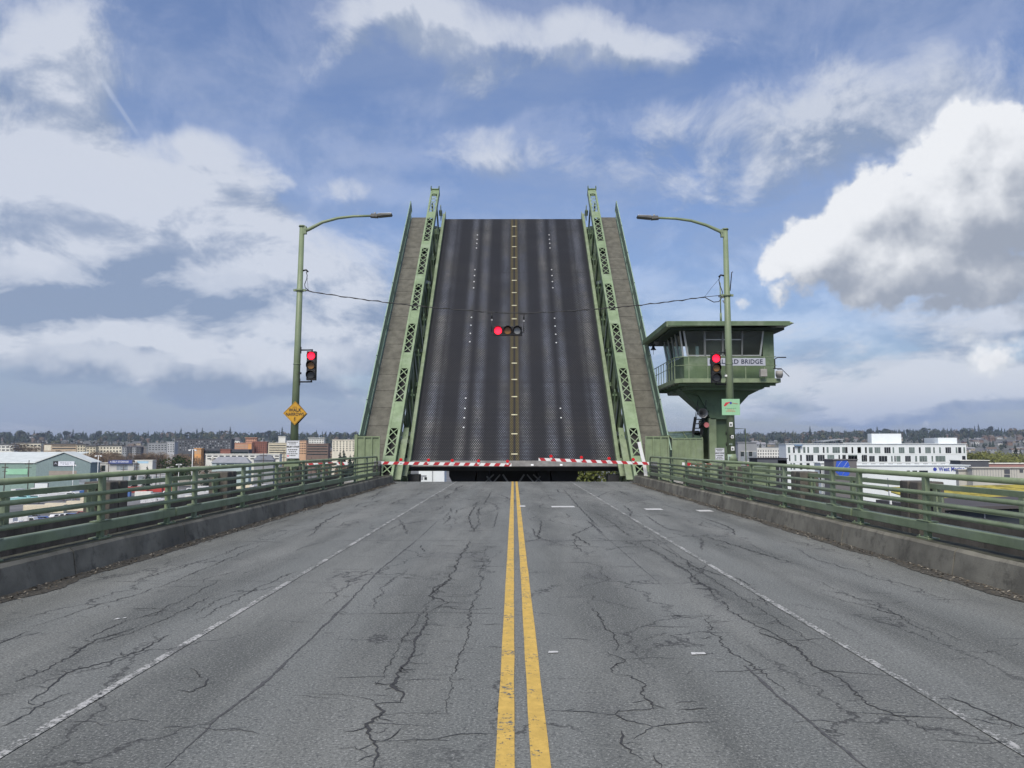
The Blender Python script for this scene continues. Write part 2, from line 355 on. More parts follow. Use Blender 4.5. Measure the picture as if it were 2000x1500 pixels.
def dup(root, loc, rz=0, scale=1, label=None, group=None):
    r = root.copy(); COL.objects.link(r); r.location = loc; r.rotation_euler = (0,0,rz); r.scale = (scale,)*3 if not isinstance(scale, tuple) else scale
    if label: r['label'] = label
    if group: r['group'] = group
    for ch in list(root.children):
        c = ch.copy(); COL.objects.link(c); c.parent = r
        for g in ch.children:
            d = g.copy(); COL.objects.link(d); d.parent = c
    return r
def struct(o): o['kind'] = 'structure'; return o
def text(s, size, loc, m, parent, name='lettering', bold=0.0, depth=.004, rot=None, sx=1.0):
    c = bpy.data.curves.new('t', 'FONT'); c.body = s; c.size = size; c.align_x = 'CENTER'; c.align_y = 'CENTER'
    c.extrude = depth; c.offset = bold; c.resolution_u = 3; c.space_character = 1.05
    o = bpy.data.objects.new('t', c); COL.objects.link(o); bpy.context.view_layer.update()
    me = bpy.data.meshes.new_from_object(o); bpy.data.objects.remove(o); bpy.data.curves.remove(c)
    M = Matrix.Translation(Vector(loc)) @ (rot or Matrix.Rotation(pi/2, 4, 'X')) @ Matrix.Diagonal((sx, 1, 1, 1))
    me.transform(M); off = WL.get(parent.name, Vector()); me.transform(Matrix.Translation(-off)); me.name = name
    me.materials.clear(); me.materials.append(m)
    q = bpy.data.objects.new(name, me); COL.objects.link(q); q.parent = parent; WL[q.name] = off.copy(); return q

# ================================================================ ROAD
HW = 5.85                        # half width of the carriageway
END = 38.6
o = MB(); o.box(-HW, HW, -40, END, -.5, 0)
# cracks belong to the road's surface: thin ribbons of open crack
def U(*p): return [(600+a/2.5, 1000+b/2.5) for a, b in p]
rc = random.Random(3)
def ribbon(mb, pts, wd, m=1, jit=1.0, z=.004, taper=True, branch=0.0):
    P = [Vector((p[0], p[1], 0)) for p in pts]
    Q = [P[0]]
    for a, b in zip(P, P[1:]):
        L = (b-a).length; k = max(1, min(140, int(L/max(.035, a.y*.0035))))
        for i in range(1, k+1): Q.append(a.lerp(b, i/k))
    n = len(Q)
    for i in range(1, n-1):
        t = Q[i]*3.1; amp = .045*jit*min(1, .5+Q[i].y*.06)
        Q[i] = Q[i]+Vector((mnoise.noise(t)*amp+mnoise.noise(t*4.3)*amp*.55+rc.uniform(-.5,.5)*amp*.7, mnoise.noise(t+Vector((9,4,1)))*amp+mnoise.noise(t*4.3+Vector((2,2,5)))*amp*.5, 0))
    vs = []; 
    for i, q in enumerate(Q):
        d = (Q[min(i+1, n-1)]-Q[max(i-1, 0)]); d = Vector((d.x, d.y, 0)); d = d.normalized() if d.length > 1e-6 else Vector((0,1,0))
        nn = Vector((-d.y, d.x, 0)); ww = wd*(.35+.95*abs(mnoise.noise(q*2.2+Vector((5,5,5))))*1.6+rc.uniform(0,.35))*.5
        if taper: ww *= min(1, .25+min(i, n-1-i)/(n*.18+1))
        vs += [q+nn*ww+Vector((0,0,z)), q-nn*ww+Vector((0,0,z))]
        if branch and rc.random() < branch and 2 < i < n-2:
            ang = rc.choice([-1, 1])*rc.uniform(.7, 1.6); L = rc.uniform(.05, .22)*(.7+q.y*.02)
            bd = Matrix.Rotation(ang, 3, 'Z') @ d
            e1_ = q+bd*L*.5+Vector((rc.uniform(-.04,.04), rc.uniform(-.04,.04), 0)); e2_ = q+bd*L
            ribbon(mb, [q, e1_, e2_], wd*.5, m, jit, z, True, 0)
    mb.add(vs, [(2*i, 2*i+1, 2*i+3, 2*i+2) for i in range(n-1)], m)
def gp(pts): return [G(*p) for p in pts]
CR = [  # (spots of the photo, width, branching)
 (U((830,0),(840,60),(790,100)), .03, .12), (U((800,140),(750,210),(720,290),(690,340),(620,370),(600,410),(685,445),(640,470),(580,490)), .034, .3),
 (U((580,490),(575,560),(530,620),(515,680),(490,740),(430,800),(420,850),(470,890),(440,930),(330,940)), .034, .3),
 (U((330,940),(375,975),(360,1000),(300,1040),(290,1080),(330,1130),(350,1180),(320,1250)), .038, .35),
 (U((720,310),(640,380),(540,520),(470,620),(400,740),(350,850)), .013, .06), (U((685,350),(600,400)), .05, .3),
 (U((930,0),(910,80)), .028, .15), (U((880,165),(865,220),(845,300),(850,350),(830,400),(810,460),(790,520),(800,560),(770,610),(765,660),(740,720),(700,790),(705,860),(680,940),(690,990)), .015, .35),
 (U((685,445),(860,440)), .010, .05), (U((0,500),(170,490)), .010, 0), (U((310,500),(540,490)), .013, .05),
 (U((0,890),(180,893),(330,930)), .011, .02), (U((375,990),(560,985),(700,985)), .010, .05), (U((440,1130),(600,1110),(760,1083),(940,1085)), .011, .06),
 (U((460,1055),(400,1100),(330,1130)), .020, .15), (U((400,715),(520,710),(570,690)), .012, .1), (U((660,630),(770,630)), .008, 0), (U((680,715),(790,685),(860,687)), .009, .05),
 (U((1320,110),(1300,150),(1370,215)), .020, .2), (U((1330,240),(1440,270),(1430,300),(1480,330),(1410,350),(1330,365),(1310,390)), .014, .2),
 (U((1310,330),(1480,325)), .010, .1), (U((1385,395),(1395,430),(1460,435),(1540,455),(1600,490)), .013, .15), (U((1390,430),(1320,460)), .008, .1),
 (U((1395,470),(1440,520),(1460,570),(1500,610),(1520,640),(1500,680)), .026, .25), (U((1445,675),(1545,722),(1490,760),(1495,790)), .020, .2),
 (U((1545,722),(1700,715),(1820,715)), .012, .08), (U((1560,643),(1660,630),(1700,605)), .009, .1), (U((1495,790),(1580,805),(1635,850),(1640,890),(1680,930),(1695,965)), .024, .25),
 (U((1160,975),(1370,972),(1500,990),(1570,1020),(1690,1055),(1780,1035),(2000,1020)), .014, .1), (U((1690,1055),(1595,1110)), .018, .1), (U((1500,990),(1530,965)), .012, .1),
 (U((1535,1070),(1530,1140),(1590,1180),(1640,1210)), .022, .15), (U((1690,1190),(1730,1250)), .026, .1), (U((1180,812),(1440,815),(1500,818)), .007, .1),
 (U((1600,140),(1660,175),(1730,210),(1790,250),(1860,290),(1900,330),(1960,380),(2000,420)), .030, .3),
 (U((1400,0),(1500,60),(1560,110),(1600,130)), .032, .3), (U((1240,290),(1100,295),(880,290)), .006, .02),
 ([(1400,1168),(1450,1210),(1500,1232),(1560,1268),(1590,1300),(1640,1325),(1700,1378),(1760,1400),(1840,1440)], .022, .3),
 ([(1600,1310),(1760,1322)], .012, .1), ([(1480,1235),(1570,1270)], .03, .3), ([(1260,1050),(1330,1090),(1420,1150),(1500,1200),(1610,1270)], .018, .25),
 ([(1640,1390),(1780,1400),(1900,1405),(2000,1425)], .014, .15), ([(1850,1360),(1950,1400),(2030,1440)], .026, .25), ([(1560,1120),(1700,1180),(1850,1240),(2010,1300)], .010, .08),
 ([(0,1233),(60,1225),(200,1180),(260,1165),(355,1130),(420,1102),(520,1060)], .018, .12), ([(0,1258),(60,1232)], .02, .1),
 ([(30,1332),(130,1290),(190,1250),(270,1225)], .030, .3), ([(60,1370),(140,1310),(230,1288),(275,1272),(330,1240)], .028, .3),
 ([(345,1348),(372,1352),(400,1340),(412,1322)], .03, .3), ([(370,1305),(395,1325)], .02, .2), ([(0,1420),(80,1380),(150,1350)], .02, .2), ([(120,1288),(170,1262),(250,1238),(320,1210),(420,1160)], .014, .2),
 ([(380,1200),(430,1170),(500,1150)], .014, .2), ([(0,1195),(60,1200),(150,1198)], .008, .05),
 ([(600,1050),(620,1035),(630,1020)], .02, .2), ([(930,985),(915,1010),(925,1040)], .05, .3),([(960,960),(945,985)], .05, .2),([(1100,955),(1130,990),(1170,1030)], .04, .1),
]
cm = MB()
for pts, wd, br in CR: ribbon(o, gp(pts), wd*.62, 1, 1.0, .004, True, br)
# straighter joints between the paving lanes, and cross joints
for pts, wd in (([(820,1050),(740,1115),(672,1185),(600,1255),(520,1330),(430,1400),(322,1500)], .026), ([(1452,1300),(1520,1360),(1600,1425),(1680,1490),(1700,1505)], .028),
                ([(855,1017),(820,1050)], .02), ([(1146,1016),(1178,1042)], .05), ([(1160,1030),(1300,1150)], .012),
                ([(1200,990),(1230,1012),(1300,1065),(1400,1140)], .010)):
    ribbon(o, gp(pts), wd, 2, .35, .003, True, .03)
for y0, x0, x1, wd in ((14.2,-3.9,3.3,.02),(14.0,-5.4,-4.0,.02),(25.5,-5.2,5.2,.03),(31.5,-5,5.4,.04),(9.9,-5.5,-2.2,.01),(8.0,-1.9,.4,.008)):
    ribbon(o, [(x0, y0, 0), ((x0+x1)/2, y0+.12, 0), (x1, y0-.05, 0)], wd, 2, .8, .003)
for i in range(26):              # short stray cracks far up the road
    x = rc.uniform(-5, 5); y = rc.uniform(8, 34)
    ribbon(o, [(x, y, 0), (x+rc.uniform(-.4,.4), y+rc.uniform(.5,2.2), 0), (x+rc.uniform(-.6,.6), y+rc.uniform(2.3,4.5), 0)], .012+.0012*y, 2 if i%2 else 1, 1.3, .0035, True, .12)
for i in range(330):             # fine cross cracks crowding round the wheel paths
    y = 3.6+30*rc.random()**1.5; x = rc.choice((-1.35,-1.15,-.75,1.45,1.7,-4.3,-4.6,3.9,4.3,-2.3,2.4,.9))+rc.gauss(0,.28); L = rc.uniform(.10,.5)
    ribbon(o, [(x,y,0),(x+L*.5,y+rc.uniform(-.05,.05),0),(x+L,y+rc.uniform(-.09,.09),0)], .005+.0007*y, rc.choice((1,2,2)), 1.2, .0036, True)
for i in range(60):              # long lengthwise hairlines
    y = 4+28*rc.random(); x = rc.choice((-1.5,-.8,1.5,2.2,-3.6,-4.7,3.7,4.7,-2.2))+rc.gauss(0,.25); L = rc.uniform(.8,3.2)
    ribbon(o, [(x,y,0),(x+rc.uniform(-.15,.15),y+L*.5,0),(x+rc.uniform(-.2,.2),y+L,0)], .006+.0008*y, rc.choice((1,2)), 1.4, .0034, True, .06)
road = struct(o.build('road', [asph, crackm, seamm]))
def strip(name, x0, x1, y0, y1, m, z=.006, seg=.6, wob=.006):
    k = MB(); n = int((y1-y0)/seg); vs = []
    for i in range(n+1):
        y = y0+(y1-y0)*i/n; a = mnoise.noise(Vector((x0*3, y*1.3, 0)))*wob; b = mnoise.noise(Vector((x1*3+7, y*1.3, 0)))*wob
        vs += [(x0+a, y, z), (x1+b, y, z)]
    k.add(vs, [(2*i, 2*i+1, 2*i+3, 2*i+2) for i in range(n)])
    return struct(k.build(name, m))
strip('yellow_line', -.099, .005, -10, END-.02, yel); strip('yellow_line', .093, .2, -10, END-.02, yel)
strip('white_line', -2.88, -2.81, -10, END-.1, wht); strip('white_line', 2.81, 2.88, -10, END-.1, wht)
k = MB()
for px0, px1, py in ((1077,1122,990),(1015,1026,989),(1260,1293,995),(1362,1390,998)):
    a = G(px0, py); b = G(px1, py); k.quad((a.x, a.y-.25, .008), (b.x, a.y-.25, .008), (b.x, a.y+.25, .008), (a.x, a.y+.25, .008))
for px0, px1, py, h in ((1349,1378,1278,.035),(1070,1090,1275,.03),(224,232,1210,.03),(240,246,1208,.02)):
    a = G(px0, py); b = G(px1, py); k.quad((a.x, a.y-h, .008), (b.x, a.y-h*.6, .008), (b.x, a.y+h, .008), (a.x+.01, a.y+h, .008))
struct(k.build('road_markings', whtS))

# kerbs, footways
for sgn in (-1, 1):
    k = MB()
    joints = [-10, -3.2, 1.6, 6.4, 10.4, 13.86, 18.6, 23.4, 28.2, 33.0, 37.6]
    for a, b in zip(joints, joints[1:]):
        h = .36
        y0, y1 = a+.012, b-.012; X = lambda x: sgn*x
        prof = [(HW-.02, -.01), (HW+.035, h-.04), (HW+.075, h), (HW+.42, h), (HW+.42, -.3), (HW-.02, -.3)]
        vs = []; n = max(2, int((y1-y0)/.35))
        for i in range(n+1):
            y = y0+(y1-y0)*i/n
            for j, (x, z) in enumerate(prof):
                q = mnoise.noise(Vector((j*3.3, y*1.9, sgn)))*.012 if j in (1, 2) else 0
                vs.append((X(x+q), y, z+q*.8))
        m_ = len(prof)
        k.add(vs, [(i*m_+j, i*m_+(j+1)%m_, (i+1)*m_+(j+1)%m_, (i+1)*m_+j) for i in range(n) for j in range(m_) if j != 2]+[tuple(range(m_)), tuple(range(n*m_, n*m_+m_))])
        k.add(vs, [(i*m_+2, i*m_+3, (i+1)*m_+3, (i+1)*m_+2) for i in range(n)], 1)
    struct(k.build('kerb', [conc, mat('mossy_kerb_top', (.055,.055,.035), .95, var=.5, vscale=4, bump=.5)]))
    k = MB(); x0, x1 = sorted((sgn*(HW+.43), sgn*8.2)); k.box(x0, x1, -40, 37.2, -.5, -.12)
    struct(k.build('sidewalk', concL if sgn > 0 else concL))
k = MB(); k.box(-8.6, 8.6, -40, 37.0, -1.6, -.51)
for y in (-25, -5, 15, 34): 
    k.box(-7, 7, y-.8, y+.8, -2.6, -1.61)
    for x in (-5.5, 0, 5.5): k.cyl((x, y, -21), (x, y, -2.61), .6)
k.build('bridge_approach', conc); tag(bpy.data.objects['bridge_approach'], 'concrete approach deck carrying the cracked road towards the raised bridge', 'bridge')
# leaves and grit lying in the gutters
rg = random.Random(11)
k = MB(); gm = mat('gutter_dirt', (.062,.057,.047), .95, var=.5, vscale=18, bump=.6, bscale=60)
lm = mat('dry_leaf', (.24,.215,.17), .9, var=.5, vscale=20); lm2 = mat('brown_leaf', (.085,.07,.05), .9, var=.4, vscale=20)
for sgn in (-1, 1):
    vs = []; n = 260
    for i in range(n+1):
        y = 3+34*i/n; wd = .27+.16*mnoise.noise(Vector((sgn*4, y*.8, 2)))+.06*mnoise.noise(Vector((sgn*4, y*5, 2)))
        vs += [(sgn*(HW-.012), y, .012), (sgn*(HW-wd), y, .0065)]
    k.add(vs, [(2*i, 2*i+1, 2*i+3, 2*i+2) for i in range(n)], 0)
    for i in range(2900):
        y = 4+33*rg.random()**1.4; x = sgn*(HW-.03-abs(rg.gauss(0, .15))); r = rg.uniform(.006, .022)*(1+y*.02); a = rg.uniform(0, 6.3)
        c = Vector((x, y, .014+rg.random()*.012)); u = Vector((cos(a), sin(a), rg.uniform(-.5,.5)))*r; v = Vector((-sin(a), cos(a), rg.uniform(-.5,.5)))*r*rg.uniform(.3,.8)
        k.add([c-u, c-v, c+u, c+v], [(0,1,2,3)], rg.choice((1, 2, 2, 0)))
tag(k.build('leaf_litter', [gm, lm, lm2]), kind='stuff')
k = MB(); mg = mat('moss', (.022,.026,.012), .95, var=.5, vscale=9)
for sgn in (-1, 1):
    for i in range(5200):
        y = 3+33*rg.random(); 
        if mnoise.noise(Vector((sgn*9, y*.7, 0))) < -.12: continue
        x = sgn*(HW+.44+abs(rg.gauss(0, .06))); h = rg.uniform(.15, .50); a = rg.uniform(0, 6.3); b = Vector((x, y, -.12)); q = Vector((cos(a), sin(a), 0))*rg.uniform(.01,.035)
        k.add([b-q, b+q, b+Vector((rg.uniform(-.05,.05), rg.uniform(-.05,.05), h))], [(0,1,2)])
tag(k.build('weeds', mg), kind='stuff')

# ================================================================ RAILINGS beside the road
RX = 6.12
POSTS = [4.2, 6.6, 9.05, 11.5, 13.7, 14.85, 17.5, 19.95, 22.5, 24.9, 27.4, 29.8, 32.2]
for sgn in (-1, 1):
    side = 'left' if sgn < 0 else 'right'
    t = thing('roadside_railing', f'sage green pipe railing on the {side} kerb, tall box beam below three thin pipes', 'railing', (sgn*RX, 3, .36), 'green railings lining the roadway')
    x = sgn*RX; y1 = 34.6
    MB().tube([(x, 1.5, 1.29), (x, y1-.5, 1.29), (x, y1-.12, 1.27), (x, y1-.02, 1.18), (x, y1, 1.05), (x, y1, .45)], .042, 12).build('top_rail', green, t)
    for z in (1.03, .885, .74):
        MB().tube([(x-sgn*.02, 1.5, z), (x-sgn*.02, 13.9, z), (x-sgn*.02, y1, z)], .034, 10).build('pipe_rail', green, t)
    b = MB(); b.box(min(x-.07, x+.07), max(x-.07, x+.07), 1.5, 13.88, .475, .61)
    b.build('box_beam', green, t, bevel=.012)
    b = MB(); b.box(x-.07, x+.07, 13.94, y1+.4, .475, .61); b.build('box_beam', green, t, bevel=.012)
    for y in POSTS:
        p = MB(); p.box(x-.035, x+.035, y-.05, y+.05, .612, 1.262); p.box(x-.035, x+.035, y-.055, y+.055, .385, .473)
        p.box(x-.075, x+.075, y-.17, y+.17, .6125, .628); p.box(x-.09, x+.09, y-.16, y+.16, .361, .384)
        for a in (-.12, .12): p.cyl((x-sgn*.06, y+a, .384), (x-sgn*.06, y+a, .41), .014, n=6)
        p.build('post', green, t, bevel=.004)

# ================================================================ PARAPETS outside the footways
for sgn in (-1, 1):
    side = 'left' if sgn < 0 else 'right'
    t = thing('bridge_parapet', f'low stained concrete wall with square blocks and flat green rail, outside the {side} footway', 'wall', (sgn*8.2, 2, 0), 'concrete parapets of the bridge')
    XA, XB = sorted((sgn*8.02, sgn*8.28))
    MB().box(XA, XB, -8, 36.6, -.3, .46).build('wall', concD, t, bevel=.02)
    BL = [3.2, 9.3, 15.5, 21.7, 27.9]
    for y in BL[:4]:
        b = MB(); A, B = sorted((sgn*7.90, sgn*8.42)); b.box(A, B, y-.36, y-.02, -.3, 1.03); b.box(A, B, y+.02, y+.36, -.3, 1.03)
        b.build('block', concD, t, bevel=.025)
    ends = [-3]+BL+[36.4]
    for a, b_ in zip(ends, ends[1:]):
        y0, y1 = a+.42, b_-.42
        if b_ == 36.4: y1 = 36.3
        x = sgn*8.15
        MB().box(x-.035, x+.035, y0-.1, y1+.1, .90, 1.0).build('flat_rail', green, t, bevel=.006)
        MB().box(x-.03, x+.03, y0-.1, y1+.1, .56, .60).build('lower_rail', green, t)
        n = max(2, int((y1-y0)/1.9))
        for i in range(n+1):
            y = y0+.15+(y1-y0-.3)*i/n
            p = MB(); p.box(x-.045, x+.045, y-.06, y+.06, .465, .898)
            if i % 2 == 0: p.box(x-.02, x+.02, y-.2, y-.1, .602, .82); p.box(x-.02, x+.02, y+.1, y+.2, .602, .82)
            p.build('post', green, t)

# ================================================================ BASCULE LEAF
LY, LZ = 41.3, .7
leaf = thing('bascule_leaf', 'raised bridge leaf with dark steel grating roadway between green latticed trusses', 'drawbridge', (0, LY, LZ))
leaf.rotation_euler = (R(45), 0, 0); WL[leaf.name] = Vector()
SL = 27.4; DH = 5.5
def lp(o): WL[o.name] = Vector(); return o
k = MB(); k.box(-DH, DH, .40, SL, -.14, 0); lp(k.build('grating_deck', gratem, leaf))
k = MB()                          # raised line plates and studs on the deck
for i in range(17):
    s_ = .9+i*1.58; k.box(-.12, .22, s_-.035, s_+.035, .004, .02)
k.build('marker_strip', mat('cream_marker', (.55,.52,.36), .6), leaf)
k = MB()
for x, ss in ((-2.82, (3.0,3.8,4.6,5.5)), (2.72, (3.8,4.6,)), (-2.82, (11.0,11.9,12.8,13.7)), (2.75, (10.9,11.8,12.7,13.6)), (-2.82,(17.3,18.1,18.9,19.7)), (2.78,(17.3,18.1,18.9,19.7)), (-2.82,(22.8,23.5,24.1,24.8)), (2.78,(22.8,23.5,24.1,24.8))):
    for s_ in ss: k.box(x-.04, x+.04, s_-.035, s_+.035, .003, .03)
k.build('lane_stud', white, leaf)
# lip plate at the heel: set back to level by its own angle
k = MB()
k.box(-5.95, 5.95, -.02, .395, -.05, .02)
lp(k.build('heel_plate', mat('worn_heel_plate', (.17,.165,.155), .6, .2, var=.3, vscale=2, bump=.3, dirt=.5, dirtcol=(.09,.08,.07)), leaf))
k = MB()
for x in (-2.3, -1.2, 1.0, 2.55): k.box(x-.07, x+.07, .02, .13, .021, .026)
k.build('joint_marker', white, leaf)
k = MB(); k.box(-5.9, 5.9, -.01, .9, -.36, -.06); k.box(-5.9, 5.9, .45, 1.2, -.8, -.365)
lp(k.build('heel_girder', darkst, leaf))
# stringers & floor beams beneath
k = MB()
for x in (-5.2,-4,-2.8,-1.6,-.5,.5,1.6,2.8,4,5.2): k.box(x-.08, x+.08, .3, SL-.1, -.6, -.142)
lp(k.build('stringer', darkst, leaf))
for s_ in (2.5, 7.5, 12.5, 17.5, 22.5, 27.0):
    lp(MB().box(-6.0, 6.0, s_-.18, s_+.18, -1.9, -.605).build('floor_beam', greenD, leaf))
NC = 1.485
def s_of(py):
    d = CM @ Vector(((0)/F, -(py-750)/F, -1)); tt = d.z/d.y
    Y = (CAMZ+LY-LZ-sqrt(2)*NC+0)/(1-tt) if False else (40.2)/(1-tt)
    return (Y-LY)*sqrt(2)+NC
WIN = [(378,413,3),(425,470,4),(484,535,4),(554,606,4),(632,688,4),(719,784,4),(836,890,3.5),(908,945,2)]
for sgn in (-1, 1):
    xi, xo = 6.06, 6.72
    X = lambda a, b: (min(sgn*a, sgn*b), max(sgn*a, sgn*b))
    s0_, s1_ = -3.6, s_of(371)
    # side plates of the top chord; their shadow is put in as darker green
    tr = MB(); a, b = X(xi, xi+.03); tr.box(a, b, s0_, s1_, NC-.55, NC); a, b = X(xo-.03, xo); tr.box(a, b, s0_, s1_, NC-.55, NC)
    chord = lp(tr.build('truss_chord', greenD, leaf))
    pl = MB(); prev = s0_
    wins = sorted([(s_of(y1), s_of(y0), n) for y0, y1, n in WIN])
    for a_, b_, n in wins:
        a_ = max(a_, s0_+.3)
        x0, x1 = X(xi+.031, xo-.031); pl.box(x0, x1, prev, a_, NC-.02, NC-.003); prev = b_
    pl.box(*X(xi+.031, xo-.031), prev, s1_, NC-.02, NC-.003)
    for a0, a1 in ((xi-.01, xi+.115), (xo-.115, xo+.01)): pl.box(*X(a0, a1), s0_, s1_, NC, NC+.02)
    pl.box(*X(xi-.02, xo+.02), s1_, s1_+.08, NC-.55, NC+.10)
    for s_ in (s1_-.15, s1_+.12): pl.box(*X(xi-.02, xi+.04), s_, s_+.06, NC, NC+.3); pl.box(*X(xo-.04, xo+.02), s_, s_+.06, NC, NC+.3)
    lp(pl.build('cover_plate', greenL, chord))
    for a_, b_, n in wins:
        la = MB()
        nx = max(2, int(round((b_-a_)/ (.62 if b_ < 12 else .62)))); nx = int(max(2, round((b_-a_)/.66)))
        st = (b_-a_)/nx
        for i in range(nx):
            p, q = a_+i*st, a_+(i+1)*st; u0, u1 = sgn*(xi+.08), sgn*(xo-.08)
            la.bar((u0, p, NC+.012), (u1, q, NC+.012), .055, .012, (0,0,1)); la.bar((u1, p, NC+.028), (u0, q, NC+.028), .055, .012, (0,0,1))
        la.build('lacing', greenL, chord)
    
    # bottom face of the box, mostly closed, so that the inside is dark
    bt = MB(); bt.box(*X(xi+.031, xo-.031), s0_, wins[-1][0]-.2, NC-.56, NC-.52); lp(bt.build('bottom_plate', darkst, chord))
    # web of the truss below the chord
    wb = MB(); sp_ = [-2.2, 1.6, 5.4, 9.2, 13.0, 16.8, 20.6, 24.4, 28.2]
    for i, s_ in enumerate(sp_):
        nb = -3.2+ (s_/28)*2.0
        wb.box(*X(xi+.1, xi+.2), s_-.16, s_+.16, nb, NC-.56); wb.box(*X(xo-.2, xo-.1), s_-.16, s_+.16, nb, NC-.56)
        if i < len(sp_)-1:
            s2 = sp_[i+1]; n2 = -3.2+(s2/28)*2.0
            A = (s_, NC-.6) if i % 2 else (s_, nb); B = (s2, n2) if i % 2 else (s2, NC-.6)
            for xx in (xi+.15, xo-.15): wb.bar((sgn*xx, A[0], A[1]), (sgn*xx, B[0], B[1]), .22, .05, (1,0,0))
    for xx in (xi+.15, xo-.15): wb.bar((sgn*xx, -2.2, -3.36), (sgn*xx, 28.2, -1.2), .1, .4, (1,0,0))
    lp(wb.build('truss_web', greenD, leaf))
    # brackets that show in the slot between truss and roadway
    for s_ in sp_[1:]:
        br = MB()
        br.prism([(sgn*5.84, s_-.9, -.1), (sgn*5.84, s_-.1, -.1), (sgn*5.84, s_-.1, .9), (sgn*5.84, s_-.35, .9)], (sgn*.05, 0, 0))
        br.box(*X(5.80, 6.05), s_-.08, s_+.08, -.1, .35)
        br.build('truss_bracket', greenD, leaf)
    # wheel guard beside the grating
    gd = MB(); gd.box(*X(5.5, 5.55), .2, SL+.35, -.3, .30); gd.box(*X(5.5, 5.70), .2, SL+.3, .301, .34); gd.box(*X(5.66, 5.70), .2, SL+.3, .0, .30)
    lp(gd.build('wheel_guard', green, leaf, bevel=.01)); MB().box(*X(5.505, 5.56), SL+.36, SL+.75, -.3, .28).build('guard_tip', green, leaf)
    # bent guard pieces at the heel
    hb = MB(); hb.bar((sgn*5.66, .25, .3), (sgn*5.75, -.9, .15), .16, .32, (1,0,0)); hb.bar((sgn*5.95, 2.4, .5), (sgn*5.82, .9, 1.0), .1, .3, (1,0,0)); hb.bar((sgn*5.84, .95, 1.0), (sgn*5.9, -1.9, .95), .14, .34, (1,0,0))
    lp(hb.build('heel_guard', green, leaf))
    # footway slab and outer railing
    fw = MB()
    q = 0
    while q < SL:
        e = min(SL+.1, q+1.52); fw.box(*X(6.74, 8.2), q+.012, e-.012, -.12, .10); q += 1.52
    lp(fw.build('footway', mat('grey_plank_concrete', (.112,.110,.092), .95, var=.22, vscale=2.2, bump=.5, dirt=.6, dirtcol=(.07,.065,.058)), leaf))
    fs = MB(); fs.box(*X(8.26, 8.36), -.2, SL+.3, -.45, .16); lp(fs.build('fascia_beam', greenF, leaf))
    rl = MB(); pk = MB(); ps = MB()
    for i in range(7):
        a = .1+i*(SL+.9)/7; b = a+(SL+.9)/7-.10
        rl.box(*X(8.27, 8.33), a, b, 1.03, 1.12); rl.box(*X(8.27, 8.33), a, b, .22, .28)
        rl.box(*X(8.26, 8.34), a, a+.09, .17, 1.13); rl.box(*X(8.26, 8.34), b-.09, b, .17, 1.13)
        n = int((b-a)/.085)
        for j in range(1, n): s_ = a+(b-a)*j/n; pk.box(*X(8.288, 8.312), s_-.014, s_+.014, .285, 1.028)
        rl.box(*X(8.26, 8.30), b+.01, b+.09, .17, .9)
    r_ = lp(rl.build('footway_railing', greenF, leaf)); lp(pk.build('pickets', greenF, r_))
# counterweight & machinery seen in the opening under the heel (fixed pier)
t = thing('bridge_pier', 'dark pier machinery and counterweight girders under the raised leaf, behind the end of the road', 'pier', (0, 44, -19))
MB().box(-7.2, 7.2, 39.4, 56, -21, -4.0).build('pier_base', conc, t)
def PX(px, Y): return (px-1003)*Y/F
def bx(mb, px0, px1, z0, z1, y0, y1): mb.box(PX(px0, y0), PX(px1, y0), y0, y1, z0, z1)
k = MB(); bx(k, 798, 820, -3.9, .25, 41.6, 42.4); bx(k, 1186, 1208, -3.9, .25, 41.6, 42.4); k.box(-5.6, 5.6, 42.9, 43.2, -.62, -.50)
k.build('heel_post', darkst, t)
k = MB()
for s in (-1, 1):
    k.prism([(s*3.62, 43.4, .8), (s*3.62, 43.4, .1), (s*3.35, 43.4, -.45), (s*3.62, 43.4, -2.2), (s*2.3, 43.4, -2.2), (s*2.2, 43.4, -.3), (s*2.0, 43.4, .8)], (0, 6, 0))
    k.prism([(s*2.0, 43.6, .8), (s*2.1, 43.6, -.2), (s*1.5, 43.6, -.75), (s*1.3, 43.6, .8)], (0, 4, 0))
k.box(-2.3, 2.3, 46.5, 52, -3.9, .8); k.box(-3.3, -2.2, 46.5, 52, -3.9, -.9); k.box(2.2, 3.3, 46.5, 52, -3.9, -.75)
k.build('counterweight', black, t)
k = MB()
for s in (-1, 1):
    k.bar((s*1.45, 43, -.6), (s*.75, 43, .2), .07, .07, (0,1,0), 0); k.bar((s*2.0, 43, -.6), (s*1.1, 43, .2), .07, .07, (0,1,0)); k.bar((s*.6, 43.1, .2), (s*.05, 43.1, -.6), .09, .07, (0,1,0)); k.bar((s*1.5, 43.1, .1), (s*.9, 43.1, -.6), .07, .07, (0,1,0))
k.build('brace', mat('dull_grey_steel', (.24,.24,.23), .6, var=.3), t)
for s in (-1, 1):
    k = MB(); k.cyl((s*5.45, 42.2, -.15), (s*5.15, 42.2, -.15), .16, n=16); k.box(s*5.3-.25, s*5.3+.25, 42.1, 42.5, -.62, -.2); k.build('bearing', darkst, t)

